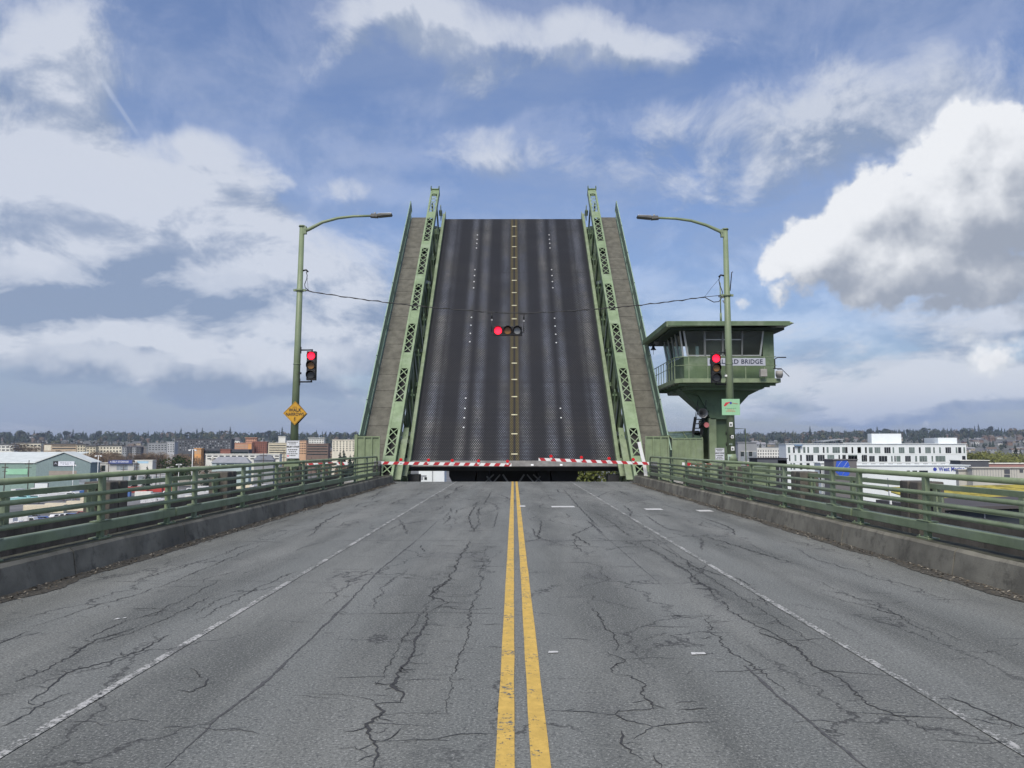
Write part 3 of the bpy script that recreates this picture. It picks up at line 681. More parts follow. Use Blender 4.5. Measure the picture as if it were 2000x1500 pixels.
# ================================================================ GREEN SCREENS at the end of the footways
for sgn in (-1, 1):
    side = 'left' if sgn < 0 else 'right'
    t = thing('steel_screen', f'ribbed green steel guard screen where the {side} footway meets the raised leaf', 'screen', (sgn*7.3, 38.6, 0), 'green guard screens at the footway ends')
    Y = 38.6; x0, x1 = (-7.85, -6.72) if sgn < 0 else (6.62, 7.75)
    MB().box(x0, x1, Y, Y+.03, -.6, 2.2).build('panel', green, t)
    MB().box(*((x0-.02, x0+.03) if sgn < 0 else (x1-.03, x1+.02)), Y-.05, Y+2.2, -.6, 2.32).build('side_panel', green, t)
    for i in range(4):
        x = x0+(x1-x0)*i/3; MB().box(x-.03, x+.03, Y-.07, Y-.003, -.6, 2.22+(.05 if i in (0,3) else 0)).build('rib', green, t)
    MB().box(x0-.03, x1+.03, Y-.06, Y+.06, 2.201, 2.26).build('cap_rail', green, t)
    if sgn < 0: MB().box(-8.0, -7.86, Y+.1, Y+.5, -.6, 2.35).build('corner_post', green, t)
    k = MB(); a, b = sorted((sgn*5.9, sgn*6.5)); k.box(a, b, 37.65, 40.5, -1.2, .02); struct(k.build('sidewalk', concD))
    k = MB(); a, b = sorted((sgn*6.75, sgn*8.3)); k.box(a, b, 37.25, 39.6, -.4, .04); struct(k.build('sidewalk', concL))

# ================================================================ BARRIER GATES
def gate(x_piv, x_tip, Y, z0, z1, label, lights, rear=False, stripes=None, hous=True):
    t = thing('barrier_gate', label, 'barrier', (x_piv, Y, 0), 'red and white barrier gates lowered across the bridge')
    L = abs(x_tip-x_piv); sg = 1 if x_tip > x_piv else -1; n = stripes or int(L/.42)
    arm = MB(); st = L/n
    arm.bar((x_piv, Y, z0), (x_tip, Y, z1), .04, .136, (0,0,1))
    am = arm.build('arm', white, t)
    rs = MB()
    for i in range(n):
        u0 = (i+.25)*st; u1 = u0+st*.5; sh = .10
        def pt(u, v, yy): return (x_piv+sg*u, yy, z0+(z1-z0)*u/L+v)
        for yy in (Y-.0235, Y+.0235):
            rs.add([pt(u0, -.068, yy), pt(min(L, u1), -.068, yy), pt(min(L, u1+sh), .068, yy), pt(u0+sh, .068, yy)], [(0,1,2,3)])
    rs.build('stripe', redp, am)
    for u in lights:
        z = z0+(z1-z0)*u+.075; x = x_piv+sg*L*u
        l = MB(); l.box(x-.05, x+.05, Y-.05, Y+.05, z-.07, z+.02); lo_ = l.build('lamp', white, t)
        l = MB(); l.cyl((x, Y-.055, z+.085), (x, Y+.055, z+.085), .075, n=14); l.cyl((x, Y-.085, z+.085), (x, Y-.056, z+.085), .055, n=14); l.build('lens', redg, lo_)
    if hous:
        h = MB(); h.box(x_piv-.17-.12*sg, x_piv+.17-.12*sg, Y-.2, Y+.2, -.1 if not rear else .05, z0-.12); h.build('housing', darkst, t, bevel=.02)
        h = MB(); h.box(x_piv-.16-.1*sg, x_piv+.16-.1*sg, Y-.06, Y+.08, z0-.118, z0+.09); h.cyl((x_piv, Y-.12, z0), (x_piv, Y+.12, z0), .07, n=12); h.build('pivot', greyst, t)
    return t
YG = 36.2
gate(W(742,904,YG).x, W(999,906,YG).x, YG, W(745,904,YG).z, W(999,908,YG).z, 'red and white striped gate arm reaching from the left kerb to the centre line', (.16,.37,.55,.75,.97), stripes=13)
gate(W(1272,907,YG).x, W(1052,897,YG).x, YG, W(1272,905.5,YG).z, W(1052,897,YG).z, 'red and white striped gate arm over the right lanes, tip raised slightly near the centre', (.16,.375,.62,.89), stripes=11)
gate(W(693,906,37.0).x, W(618,908,37.0).x, 35.4, W(690,905,35.4).z, W(618,908,35.4).z, 'short striped gate arm across the left footway behind the railing', (), stripes=4, hous=False)
gate(W(1318,906,37.0).x, W(1374,909,37.0).x, 35.4, W(1318,906,35.4).z, W(1374,909,35.4).z, 'short striped gate arm across the right footway in front of the tower', (), stripes=3, hous=False)
# white curved bumper bar at the right truss
k = MB(); pts = [W(1248,863,36.6), W(1253,885,36.6), W(1258,905,36.6), W(1261,925,36.6), W(1262,942,36.6)]
for a, b in zip(pts, pts[1:]): k.bar(a, b, .16, .05, (0,-1,0))
tag(k.build('bumper_bar', white), 'white curved upright bar leaning beside the foot of the right truss', 'bar')

# ================================================================ STREET LAMPS
YP = 29.6
redglow = bpy.data.materials.new('lit_red_lens'); redglow.use_nodes = True
_b = redglow.node_tree.nodes['Principled BSDF']; _b.inputs['Base Color'].default_value = (.8,.01,.03,1); _b.inputs['Emission Color'].default_value = (1,.008,.03,1); _b.inputs['Emission Strength'].default_value = 1.6
amberm = mat('unlit_amber_lens', (.30,.14,.035), .3, var=.2, vscale=30); clearm = mat('unlit_clear_lens', (.26,.27,.27), .3, var=.2, vscale=30)
greyl = mat('unlit_grey_lens', (.05,.053,.055), .3, var=.2, vscale=30)
LX = {}
for sgn in (-1, 1):
    side = 'left' if sgn < 0 else 'right'
    B = W(573 if sgn < 0 else 1429, 905, YP); T = W(590 if sgn < 0 else 1416.5, 443 if sgn < 0 else 449, YP)
    LX[sgn] = (B, T)
    t = thing('street_lamp', f'tall tapered green lamp pole with curved arm, {"beside the diamond warning sign" if sgn<0 else "in front of the control tower"}', 'street lamp', (B.x, YP, 0), 'green lamp poles either side of the bridge')
    q = MB(); q.cyl((B.x, YP, 1.28), T, .155 if sgn < 0 else .165, .095, 20); q.build('pole', poleG, t)
    q = MB(); q.box(B.x-.28, B.x+.28, YP-.28, YP+.28, .98, 1.08); q.cyl((B.x, YP, 1.081), (B.x, YP, 1.18), .27, .24, 20); q.cyl((B.x, YP, 1.181), (B.x, YP, 1.45), .24, .165, 20); q.build('base', poleG, t)
    q = MB(); q.box(B.x-.42, B.x-.02, YP-.5, YP+.4, -.3, .975); q.box(B.x+.02, B.x+.42, YP-.5, YP+.4, -.3, .975); q.build('plinth', concD, t, bevel=.03)
    q = MB(); q.cyl(T, T+Vector((0,0,.05)), .13, .12, 20); q.build('cap', poleG, t)
    s = -sgn; A = T+Vector((s*.12, 0, -.15))
    if sgn < 0: aim = [(603,448),(630,434),(660,426),(690,422.5),(724,421.5)]
    else: aim = [(1407,452),(1380,440),(1350,431),(1320,427),(1286,425.5)]
    pts = [A]+[W(px, py, YP) for px, py in aim]
    q = MB(); q.tube(pts, [.075,.07,.06,.055,.05,.045], 12); q.box(A.x-.06, A.x+.06, YP-.07, YP+.07, A.z-.14, A.z+.16); q.build('arm', poleG, t)
    e = pts[-1]
    q = MB(); zz = e.z
    q.prism([(e.x-s*.02, YP-.13, zz-.05), (e.x+s*.28, YP-.13, zz-.07), (e.x+s*.30, YP-.13, zz+.04), (e.x+s*.05, YP-.13, zz+.06)], (0,.26,0))
    q.prism([(e.x+s*.301, YP-.16, zz-.045), (e.x+s*.82, YP-.16, zz+.005), (e.x+s*.84, YP-.16, zz+.055), (e.x+s*.302, YP-.16, zz+.045)], (0,.32,0)); lo_ = q.build('lamp_head', mat('lamp_grey', (.09,.09,.085), .5), t)
    q = MB(); q.prism([(e.x+s*.303, YP-.165, zz+.048), (e.x+s*.845, YP-.165, zz+.058), (e.x+s*.83, YP-.165, zz+.078), (e.x+s*.31, YP-.165, zz+.062)], (0,.33,0)); q.build('heat_sink', alum, lo_)
    q = MB(); q.cyl((e.x+s*.17, YP, zz+.05), (e.x+s*.17, YP, zz+.13), .045, n=10); q.build('photocell', clearm, lo_)
    # wire collar
    C = B.lerp(T, (8.62-B.z)/(T.z-B.z)) if False else None
    zc = W(585, 567, YP).z if sgn < 0 else W(1418, 577, YP).z
    xc = B.x+(T.x-B.x)*(zc-B.z)/(T.z-B.z)
    q = MB(); q.cyl((xc, YP, zc-.045), (xc, YP, zc+.045), .15, n=18); q.box(xc-.24, xc-.15, YP-.04, YP+.04, zc-.04, zc+.04); q.box(xc+.15, xc+.24, YP-.04, YP+.04, zc-.04, zc+.04); q.build('collar', poleG, t)
    q = MB(); z2 = zc+.78; x2 = B.x+(T.x-B.x)*(z2-B.z)/(T.z-B.z)
    q.tube([(x2+s*.1, YP, z2), (x2+s*.22, YP, z2+.03), (x2+s*.30, YP, z2-.05)], .035, 8)
    q.build('weatherhead', black, t)
    zb = W(573, 712, YP).z
    q = MB(); q.cyl((B.x+(T.x-B.x)*(zb-B.z)/(T.z-B.z), YP-.0, zb), (B.x+(T.x-B.x)*(zb-B.z)/(T.z-B.z), YP, zb+.03), .149, n=18); q.build('band', poleG, t)
pB, pT = LX[1]
for px, py, wd, h, mm in ((1427.5,829,.13,.17,0),(1426.5,853,.06,.14,1),(1430.5,853,.09,.12,0),(1427,867.5,.12,.05,2),(1431,876,.12,.15,0),(1426,895,.17,.28,2)):
    c = W(px, py, YP-.16); q = MB(); q.box(c.x-wd/2, c.x+wd/2, c.y-.012, c.y-.002, c.z-h/2, c.z+h/2, 0); q.box(c.x-wd*.3, c.x+wd*.25, c.y-.015, c.y-.0125, c.z-h*.3, c.z+h*.2, 1)
    tag(q.build('paper_sticker', [(white, black, mat('faded_sticker', (.3,.38,.32), .7))[mm], mat('sticker_print', (.12,.14,.13), .7)]), 'torn sticker pasted low on the right lamp pole', 'sticker', 'stickers on the right lamp pole')

# ---------------------------------------------------------------- span wire
A = LX[-1]; 
p0 = W(592, 567, YP); p1 = W(960, 609.5, YP); p2 = W(1024, 611.5, YP); p3 = W(1376, 580, YP); p4 = W(1412, 576.5, YP)
def sag(a, b, d, n=40, wob=.012):
    return [a.lerp(b, i/n)+Vector((0, 0, -4*d*(i/n)*(1-i/n)+wob*sin(i*2.1)*(0 < i < n))) for i in range(n+1)]
t = thing('span_wire', 'twisted black cable strung between the two lamp poles above the road', 'cable', (0, YP, 8))
line = sag(p0, p1, .10)+sag(p1, p2, .01, 6, 0)[1:]+sag(p2, p3, .10)[1:]
MB().tube(line, .016, 6).build('cable', black, t)
MB().tube([p+Vector((0, .02*cos(i*1.3), .024*sin(i*1.3))) for i, p in enumerate(line)], .011, 5).build('messenger_wire', darkst, t)
MB().tube(sag(p3, p4, .0, 4, 0), .012, 6).build('turnbuckle_wire', darkst, t)
MB().tube([p3, W(1384,585,YP), W(1394,590,YP), W(1404,589,YP), W(1410,581,YP), W(1411,570,YP), W(1406,557,YP), W(1404,546,YP), W(1408,536,YP)], .017, 6).build('drip_loop', black, t)
MB().tube([p3, W(1390,562,YP), W(1405,544,YP)], .006, 5).build('guy_wire', darkst, t)
MB().tube([W(603,567,YP), W(596,562,YP), W(595,555,YP), W(599,545,YP), W(600,538,YP), W(598,531,YP)], .016, 6).build('drip_loop', black, t)
MB().tube([W(602,567,YP), W(599.5,535,YP)], .006, 5).build('guy_wire', darkst, t)
MB().tube([W(1426,568,YP), W(1429,532,YP), W(1431.5,531,YP)], .018, 6).build('conduit', black, t)

# ---------------------------------------------------------------- traffic signals
def signal(label, c, horiz, lens3, name='traffic_signal'):
    t = thing(name, label, 'traffic light', tuple(c), 'red traffic lights')
    D = .36
    hb = MB(); W2, H2 = (.56, .175) if horiz else (.175, .56)
    hb.box(c.x-W2, c.x+W2, c.y, c.y+.2, c.z-H2, c.z+H2)
    for k_ in (-1, 1):
        if horiz: hb.box(c.x+k_*.186-.006, c.x+k_*.186+.006, c.y-.01, c.y+.203, c.z-H2-.008, c.z+H2+.008)
        else: hb.box(c.x-W2-.008, c.x+W2+.008, c.y-.01, c.y+.203, c.z+k_*.186-.006, c.z+k_*.186+.006)
    hb.build('housing', black, t, bevel=.012)
    for i, (nm, m_) in enumerate((('red_lens', redglow), ('amber_lens', amberm), ('clear_lens', lens3))):
        x = c.x+(i-1)*.372 if horiz else c.x; z = c.z if horiz else c.z+(1-i)*.372
        l = MB(); l.cyl((x, c.y-.012, z), (x, c.y-.03, z), .145, .13, 24); l.build(nm, m_, t)
        vz = MB(); n = 20; r = .158; vs = []
        full = nm == 'red_lens'
        for j in range(n+1):
            a = -pi*.18+ (pi*1.36)*j/n
            ln = .24*(.45+.55*max(0, sin(a))) if not full else .16*(.3+.7*max(0, sin(a)))
            vs += [(x+r*cos(a), c.y-.005, z+r*sin(a)), (x+r*cos(a)*1.02, c.y-ln, z+r*sin(a)*1.02), (x+(r+.012)*cos(a), c.y-ln, z+(r+.012)*sin(a)), (x+(r+.012)*cos(a), c.y-.005, z+(r+.012)*sin(a))]
        fs = [(4*j+k_, 4*j+(k_+1)%4, 4*j+4+(k_+1)%4, 4*j+4+k_) for j in range(n) for k_ in range(4)]
        vz.add(vs, fs, 0, False); vz.build('visor', black, t)
    return t
c = W(991.5, 646, YP-.1)
t = signal('horizontal three-lens signal hanging from the cable above the centre line, red lit', c, True, clearm)
for s, px, pyt in ((-1, 960.5, 611), (1, 1023, 613)):
    a = W(px, pyt, YP); q = MB(); xe = c.x+s*.56
    q.box(a.x-.14, a.x+.14, a.y-.03, a.y+.03, a.z-.02, a.z+.035); q.cyl((a.x, a.y, a.z-.02), (a.x, a.y, a.z-.22), .03, n=8)
    q.cyl((a.x, a.y, a.z-.22), (a.x+s*-.0, c.y+.08, c.z-.05), .018, n=8); q.bar((a.x, c.y+.08, c.z-.05), (xe, c.y+.08, c.z-.05), .04, .04)
    q.build('hanger', black, t)
    q = MB(); q.box(a.x-.03, a.x+.03, a.y-.035, a.y+.035, a.z-.30, a.z-.265); q.build('clamp', alum, t)
for sgn, px, py in ((-1, 607.5, 714), (1, 1399, 719)):
    c = W(px, py, YP-.15); B, T = LX[sgn]
    t = signal(('vertical' if sgn < 0 else 'vertical')+f' signal bracketed to the {"left" if sgn<0 else "right"} lamp pole, top red lens lit', c, False, greyl)
    for z in (c.z+.62, c.z-.62):
        xp = B.x+(T.x-B.x)*(z-B.z)/(T.z-B.z); q = MB()
        q.tube([(xp-sgn*.12, YP, z), (c.x-.03*sgn, c.y+.1, z), (c.x, c.y+.1, z-.02 if z > c.z else z+.02), (c.x, c.y+.1, c.z+(.55 if z > c.z else -.55))], .028, 8)
        q.box(xp-sgn*.12-.02, xp-sgn*.12+.02, YP-.05, YP+.05, z-.13, z+.13); q.build('bracket', black, t)
    xp = B.x+(T.x-B.x)*(c.z-.28-B.z)/(T.z-B.z)
    q = MB(); q.box(xp-sgn*.12-.06, xp-sgn*.12+.06, YP-.09, YP+.02, c.z-.32, c.z-.25); q.build('junction_box', black if sgn < 0 else white, t)

# ---------------------------------------------------------------- signs on the poles
yellow_s = mat('yellow_sign_face', (.50,.27,.02), .5, var=.08, vscale=5); inkm = mat('sign_ink', (.02,.02,.022), .6); redink = mat('red_ink', (.55,.04,.05), .6); blueink = mat('blue_ink', (.03,.05,.32), .5)
ys = YP-.24; c = W(576, 807, ys); t = thing('warning_sign', 'yellow diamond sign reading WALK NARROWS on the left lamp pole', 'sign', tuple(c))
h = .455
MB().prism([(c.x, ys, c.z+h), (c.x+h, ys, c.z), (c.x, ys, c.z-h), (c.x-h, ys, c.z)], (0,.012,0)).build('sign_plate', yellow_s, t)
MB().prism([(c.x+.06, ys+.05, c.z+h-.03), (c.x+h+.01, ys+.05, c.z-.02), (c.x+.06, ys+.05, c.z-h-.02), (c.x+.02, ys+.05, c.z-.0)], (0,.012,0)).build('rear_plate', darkst, t)
q = MB(); g = h-.03; cs = [(c.x, c.z+g), (c.x+g, c.z), (c.x, c.z-g), (c.x-g, c.z)]
for i in range(4): a, b = cs[i], cs[(i+1)%4]; q.bar((a[0], ys-.004, a[1]), (b[0], ys-.004, b[1]), .004, .008, (0,-1,0)) 
q.build('border', inkm, t)
text('WALK', .18, (c.x, ys-.005, c.z+.115), inkm, t, bold=.003, sx=.9); text('NARROWS', .17, (c.x, ys-.005, c.z-.045), inkm, t, bold=.003, sx=.80)
q = MB(); x, z = c.x, c.z-.235
q.cyl((x, ys-.003, z+.075), (x, ys-.009, z+.075), .02, n=10)
for a, b in (((0,.05),(0,-.01)), ((0,-.01),(.035,-.075)), ((0,-.01),(-.03,-.075)), ((0,.045),(.04,.0)), ((0,.045),(-.038,.005))): q.bar((x+a[0], ys-.006, z+a[1]), (x+b[0], ys-.006, z+b[1]), .006, .02, (0,-1,0)); 
q.build('walker_symbol', inkm, t)
def bars(mb, x, y, z, wd, h, n=6, seed=0):
    r = random.Random(seed); p = x-wd/2
    for i in range(n):
        L = wd/n*r.uniform(.55,.85); mb.box(p, p+L, y-.003, y, z-h/2, z+h/2); p += wd/n
q = MB(); bars(q, c.x, ys-.002, c.z+.24, .17, .02, 3, 4); bars(q, c.x, ys-.002, c.z+.215, .2, .014, 3, 5); q.build('faded_lettering', mat('faded_ink', (.3,.15,.02), .6), t)
for px, py, y_, w2, h2, lab, nm in ((572, 878, YP-.24, .25, .345, 'white notice with black lettering low on the left lamp pole above the railing', 'notice_sign'),
                                (1406, 889.5, 34.0, .205, .325, 'small white notice on a thin post beside the foot of the control tower', 'notice_sign')):
    c = W(px, py, y_); t = thing(nm, lab, 'sign', tuple(c), 'white notices telling people to stop')
    q = MB(); q.box(c.x-w2, c.x+w2, y_, y_+.01, c.z-h2, c.z+h2); q.build('sign_plate', mat('white_sign_face', (.62,.64,.66), .5, var=.05), t)
    q = MB()
    for a, b, d, e in ((-1,1,1,1),(-1,1,-1,-1),(-1,-1,-1,1),(1,1,-1,1)): q.bar((c.x+a*(w2-.012), y_-.003, c.z+d*(h2-.012)), (c.x+b*(w2-.012), y_-.003, c.z+e*(h2-.012)), .004, .008, (0,-1,0))
    for i, (f, wf, n) in enumerate(((.80,.8,7),(.62,.55,5),(-.02,.75,5),(-.24,.6,4),(-.46,.8,6),(-.66,.5,5))): bars(q, c.x, y_-.002, c.z+h2*f, 2*w2*wf, .032, n, i+3)
    q.build('small_lettering', inkm, t)
    text('MUST STOP', .088*w2/.25, (c.x, y_-.004, c.z+h2*.30), inkm, t, bold=.003)
    if px < 1000: q = MB(); q.cyl((c.x-.18, y_-.002, c.z-.24), (c.x-.18, y_-.006, c.z-.24), .032, n=12); q.build('red_mark', redink, t)
    else: q = MB(); q.cyl((c.x, y_+.03, -.2), (c.x, y_+.03, c.z), .025, n=8); q.build('post', green, t)
c = W(1427.5, 795, YP-.24); y_ = YP-.24
t = thing('park_sign', 'pale green square sign with a red swoosh on the right lamp pole', 'sign', tuple(c))
q = MB(); q.box(c.x-.345, c.x+.345, y_, y_+.012, c.z-.31, c.z+.31); q.build('sign_plate', mat('mint_sign_face', (.27,.50,.30), .5, var=.05), t, bevel=.004)
q = MB(); q.prism([(c.x-.27, y_-.004, c.z+.06), (c.x-.20, y_-.004, c.z+.17), (c.x-.02, y_-.004, c.z+.205), (c.x+.05, y_-.004, c.z+.17), (c.x-.08, y_-.004, c.z+.15), (c.x-.17, y_-.004, c.z+.06), (c.x-.23, y_-.004, c.z+.02)], (0,.003,0))
q.tube([(c.x+.04, y_-.004, c.z+.16), (c.x+.14, y_-.004, c.z+.14), (c.x+.28, y_-.004, c.z+.12)], .007, 5); q.build('swoosh', redink, t)
q = MB(); q.cyl((c.x-.005, y_-.004, c.z+.155), (c.x-.005, y_-.008, c.z+.155), .045, n=14); q.build('emblem', blueink, t)
q = MB(); bars(q, c.x, y_-.003, c.z-.05, .44, .018, 6, 1); q.build('small_lettering', mat('grey_ink', (.08,.2,.1), .6), t)
q = MB(); bars(q, c.x, y_-.003, c.z-.11, .28, .018, 4, 2); bars(q, c.x, y_-.003, c.z-.16, .36, .018, 5, 3); q.build('red_lettering', redink, t)

# ================================================================ CONTROL TOWER
t = thing('control_tower', 'green bridge operator tower with outward leaning windows and flat overhanging roof', 'tower', (11.3, 43, -19))
glassT = mat('tower_glass', (.065,.08,.068), .06, var=.6, vscale=.7, spec=1.0)
_n = glassT.node_tree; _k = N(_n); _bs = [x for x in _n.nodes if x.type == 'BSDF_PRINCIPLED'][0]; _o = [x for x in _n.nodes if x.type == 'OUTPUT_MATERIAL'][0]
_tr = _k.n('ShaderNodeBsdfTransparent', {'Color': (.62,.72,.66,1)}); _mx = _k.n('ShaderNodeMixShader', {0: .48, 1: _tr.outputs[0], 2: _bs.outputs[0]}); _n.links.new(_mx.outputs[0], _o.inputs[0])
frameT = mat('window_frame', (.36,.38,.37), .5, var=.1)
Y0 = 41.0; xl, xr = 9.15, 14.0; yb = 45.6
zf, zs, zt = 5.25, 6.58, 8.03
q = MB(); q.box(xl, xr, Y0, yb, zf, zs); w_ = q.build('wall', greenD, t)
q = MB(); q.box(13.4, xr, Y0+.02, yb, zs+.002, zt+.1); q.box(xl+1.3, xl+1.7, yb-.12, yb-.01, zs+.002, zt+.1); q.box(xl+3.2, xr-.1, yb-.12, yb-.01, zs+.002, zt+.1); q.box(xl+.2, xl+.35, yb-.12, yb-.01, zs+.002, zt+.1); q.build('upper_wall', greenD, t)
q = MB(); q.box(10.9, 13.2, 44.6, 44.9, zs-.2, zt); q.box(11.5,12.6,42.4,43.2,zs-.6,zs+.35); q.build('interior', mat('interior', (.05,.06,.055), .8), t)
# front glazing leaning outwards at the top
xs = [W(1343,690,Y0).x, W(1376.5,690,Y0).x, W(1411,690,Y0).x, W(1448.5,690,Y0).x, W(1484,690,Y0).x]
xs_top = [W(1334,642,Y0-.25).x, W(1375.5,642,Y0-.25).x, W(1411,642,Y0-.25).x, W(1449.5,642,Y0-.25).x, W(1490.5,642,Y0-.25).x]
lean = .26
for i in range(4):
    a, b, c_, d = (xs[i], Y0-.01, zs+.01), (xs[i+1], Y0-.01, zs+.01), (xs_top[i+1], Y0-lean, zt), (xs_top[i], Y0-lean, zt)
    g_ = MB(); g_.prism([a, b, c_, d], (0, .02, 0)); wn = g_.build('window', glassT, t)
    fr = MB()
    for p, r in ((a, d), (b, c_)): fr.bar(Vector(p)+Vector((0,-.03,0)), Vector(r)+Vector((0,-.03,0)), .10 if i in (0,) else .09, .05, (0,-1,0))
    fr.bar(Vector(a)+Vector((0,-.032,.03)), Vector(b)+Vector((0,-.032,.03)), .04, .05, (0,0,1))
    if i in (1, 2):
        f = .60; m1 = Vector(a).lerp(Vector(d), f); m2 = Vector(b).lerp(Vector(c_), f); fr.bar(m1+Vector((0,-.031,0)), m2+Vector((0,-.031,0)), .04, .05, (0,0,1))
    fr.build('frame', frameT, wn)
ysd = [Y0, 42.0, 43.0, 44.0, 45.0, yb]
for i in range(5):
    a, b, c_, d = (xl-.01, ysd[i], zs+.01), (xl-.01, ysd[i+1], zs+.01), (xl-.24, ysd[i+1], zt), (xl-.24, ysd[i]-(lean if i == 0 else 0), zt)
    wn = MB().prism([a, b, c_, d], (.02, 0, 0)).build('window', glassT, t)
    fr = MB(); fr.bar(Vector(a)+Vector((-.03,0,0)), Vector(d)+Vector((-.03,0,0)), .05, .08, (-1,0,0)); fr.bar(Vector(a)+Vector((-.03,0,.03)), Vector(b)+Vector((-.03,0,.03)), .05, .05, (0,0,1)); fr.build('frame', frameT, wn)
# roof: flat slab with bevelled fascia
rz = W(1303, 627, 40).z; x0, x1 = W(1303,627,40).x, W(1541,627,40).x
top = [(x0, 40.0, rz), (x1, 40.0, rz), (x1+.1, 47.2, rz), (x0, 47.2, rz)]
rf = MB()
low = [(x0-.04, 39.96, rz-.30), (x1+.26, 39.96, rz-.12), (x1+.3, 47.3, rz-.12), (x0-.04, 47.3, rz-.30)]
rf.add(top+low, [(0,1,2,3), (7,6,5,4), (0,4,5,1), (1,5,6,2), (2,6,7,3), (3,7,4,0)])
roof = rf.build('roof', green, t)
rr = MB(); rr.box(x0+.01, x1+.02, 39.93, 39.957, rz-.25, rz-.02); rr.box(x0-.07, x0-.045, 39.95, 47.3, rz-.27, rz-.01); rr.build('fascia', greenD, roof)
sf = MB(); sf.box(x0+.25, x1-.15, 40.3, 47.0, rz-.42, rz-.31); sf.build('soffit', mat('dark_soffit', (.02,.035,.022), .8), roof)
# balcony
bz0, bz1 = 5.10, 5.32; bxl = W(1321,745,40.2).x; bxr = W(1525,745,40.2).x; by = 40.2
fl = [(bxl+.35, by), (bxr, by), (bxr, 46.8), (bxl-.02, 46.8), (bxl-.02, by+.35)]
q = MB(); q.prism([(x, y, bz0) for x, y in fl], (0, 0, bz1-bz0)); q.build('balcony_floor', green, t)
q = MB()
pth = [(bxr-.2, by+.03), (bxl+.36, by+.03), (bxl+.02, by+.37), (bxl+.02, 46.7)]
rt = 6.46
def rail(mb, z, r): mb.tube([(x, y, z) for x, y in pth], r, 6)
rail(q, rt, .022); rail(q, (rt+bz1)/2+.12, .018)
q.build('balcony_rail', green, t)
for px in (1346, 1383, 1419, 1457, 1494): x = W(px, 740, by).x; MB().box(x-.022, x+.022, by+.01, by+.05, bz1-.2, rt).build('baluster', green, t)
for i in range(9): y = by+.45+i*.75; MB().box(bxl, bxl+.035, y-.018, y+.018, bz1, rt).build('baluster', green, t)
# underside: stepped bracket frames tapering to the column
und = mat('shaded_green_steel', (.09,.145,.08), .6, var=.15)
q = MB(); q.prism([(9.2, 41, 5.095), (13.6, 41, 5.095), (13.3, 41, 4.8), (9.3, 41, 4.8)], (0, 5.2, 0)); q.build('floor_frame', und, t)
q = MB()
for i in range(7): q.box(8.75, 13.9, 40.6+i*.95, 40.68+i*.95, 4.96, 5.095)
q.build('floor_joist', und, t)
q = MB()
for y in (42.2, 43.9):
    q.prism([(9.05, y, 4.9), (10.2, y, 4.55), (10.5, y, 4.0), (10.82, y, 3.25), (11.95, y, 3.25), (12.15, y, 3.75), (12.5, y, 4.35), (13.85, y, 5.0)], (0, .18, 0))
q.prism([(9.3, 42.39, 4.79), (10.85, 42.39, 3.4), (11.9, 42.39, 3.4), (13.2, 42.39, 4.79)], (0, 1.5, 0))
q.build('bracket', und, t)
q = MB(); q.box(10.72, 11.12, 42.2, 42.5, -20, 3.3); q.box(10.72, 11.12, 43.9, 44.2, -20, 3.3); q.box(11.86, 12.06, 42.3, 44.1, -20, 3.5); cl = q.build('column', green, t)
q = MB(); q.box(11.125, 11.855, 42.55, 43.95, -20, 3.24); q.build('column_web', greenD, t)
q = MB()
for z in range(-3, 4): q.cyl((11.75, 42.53, z*.6+.6), (11.75, 42.53, z*.6+.78), .03, n=6)
q.build('conduit', black, t)
# stair ladder on its left
q = MB()
for a in (0, .5):
    q.bar((10.62-a*.9, 43.0, 3.4), (9.95-a*.9, 43.0, -.6), .04, .14, (1,0,0)); q.bar((10.60-a*.9, 42.2, 4.3), (9.88-a*.9, 42.2, .3), .03, .03, (1,0,0)); q.bar((10.60-a*.9, 42.2, 3.9), (9.88-a*.9, 42.2, -.1), .03, .03, (1,0,0))
for i in range(16): z = -.5+i*.25; x = 9.97+.67*(z+.6)/4; q.box(x-.5, x, 42.4, 43.2, z, z+.03)
q.build('ladder', darkst, t)
# lower deck cabin & platform round the base
tb = thing('equipment_booth', 'green panelled booth with slanted glazed top at the foot of the tower', 'booth', (9.4, 42, 0))
xa, xb_ = W(1313,860,42).x, W(1372,860,42).x; zt_ = W(1313,857,42).z
q = MB(); q.box(xa, xb_, 42, 44.5, -1.2, zt_); q.build('wall', green, tb)
q = MB()
for i in range(6): x = xa+(xb_-xa)*i/5; q.box(x-.025, x+.025, 41.96, 41.997, -1.2, zt_)
q.build('rib', green, tb)
q = MB(); q.add([(xa, 42, zt_+.01), (xb_, 42, zt_+.01), (xb_+.1, 43.2, zt_+.42), (xa-.15, 43.2, zt_+.36), (xa-.15, 44.4, zt_+.01), (xb_, 44.4, zt_+.01)], [(0,1,2,3), (3,2,5,4), (0,3,4), (1,5,2)]); q.build('glazed_top', mat('dusty_glass', (.10,.15,.11), .2, var=.3), tb)
q = MB()
for a, b in (((xa, 41.99, zt_+.01), (xb_, 41.99, zt_+.01)), ((xa, 41.98, zt_), (xa-.15, 43.2, zt_+.38)), ((xb_, 41.98, zt_), (xb_+.1, 43.2, zt_+.44)), ((xa-.15, 43.2, zt_+.38), (xb_+.1, 43.2, zt_+.44)), (((xa+xb_)/2, 41.98, zt_), ((xa+xb_)/2, 43.2, zt_+.41))): q.bar(a, b, .05, .05)
q.build('frame', green, tb)
tp = thing('service_platform', 'green steel platform with handrail around the base of the tower column', 'platform', (11, 41, 0))
MB().box(8.35, 13.2, 38.6, 45.5, -.35, -.22).build('platform_floor', darkst, tp)
q = MB()
for z in (.35, .85): q.box(9.0, 12.9, 38.7, 38.75, z, z+.05)
for x in (9.0, 10.0, 11.0, 12.0, 12.85): q.box(x, x+.06, 38.76, 38.81, -.22, .9)
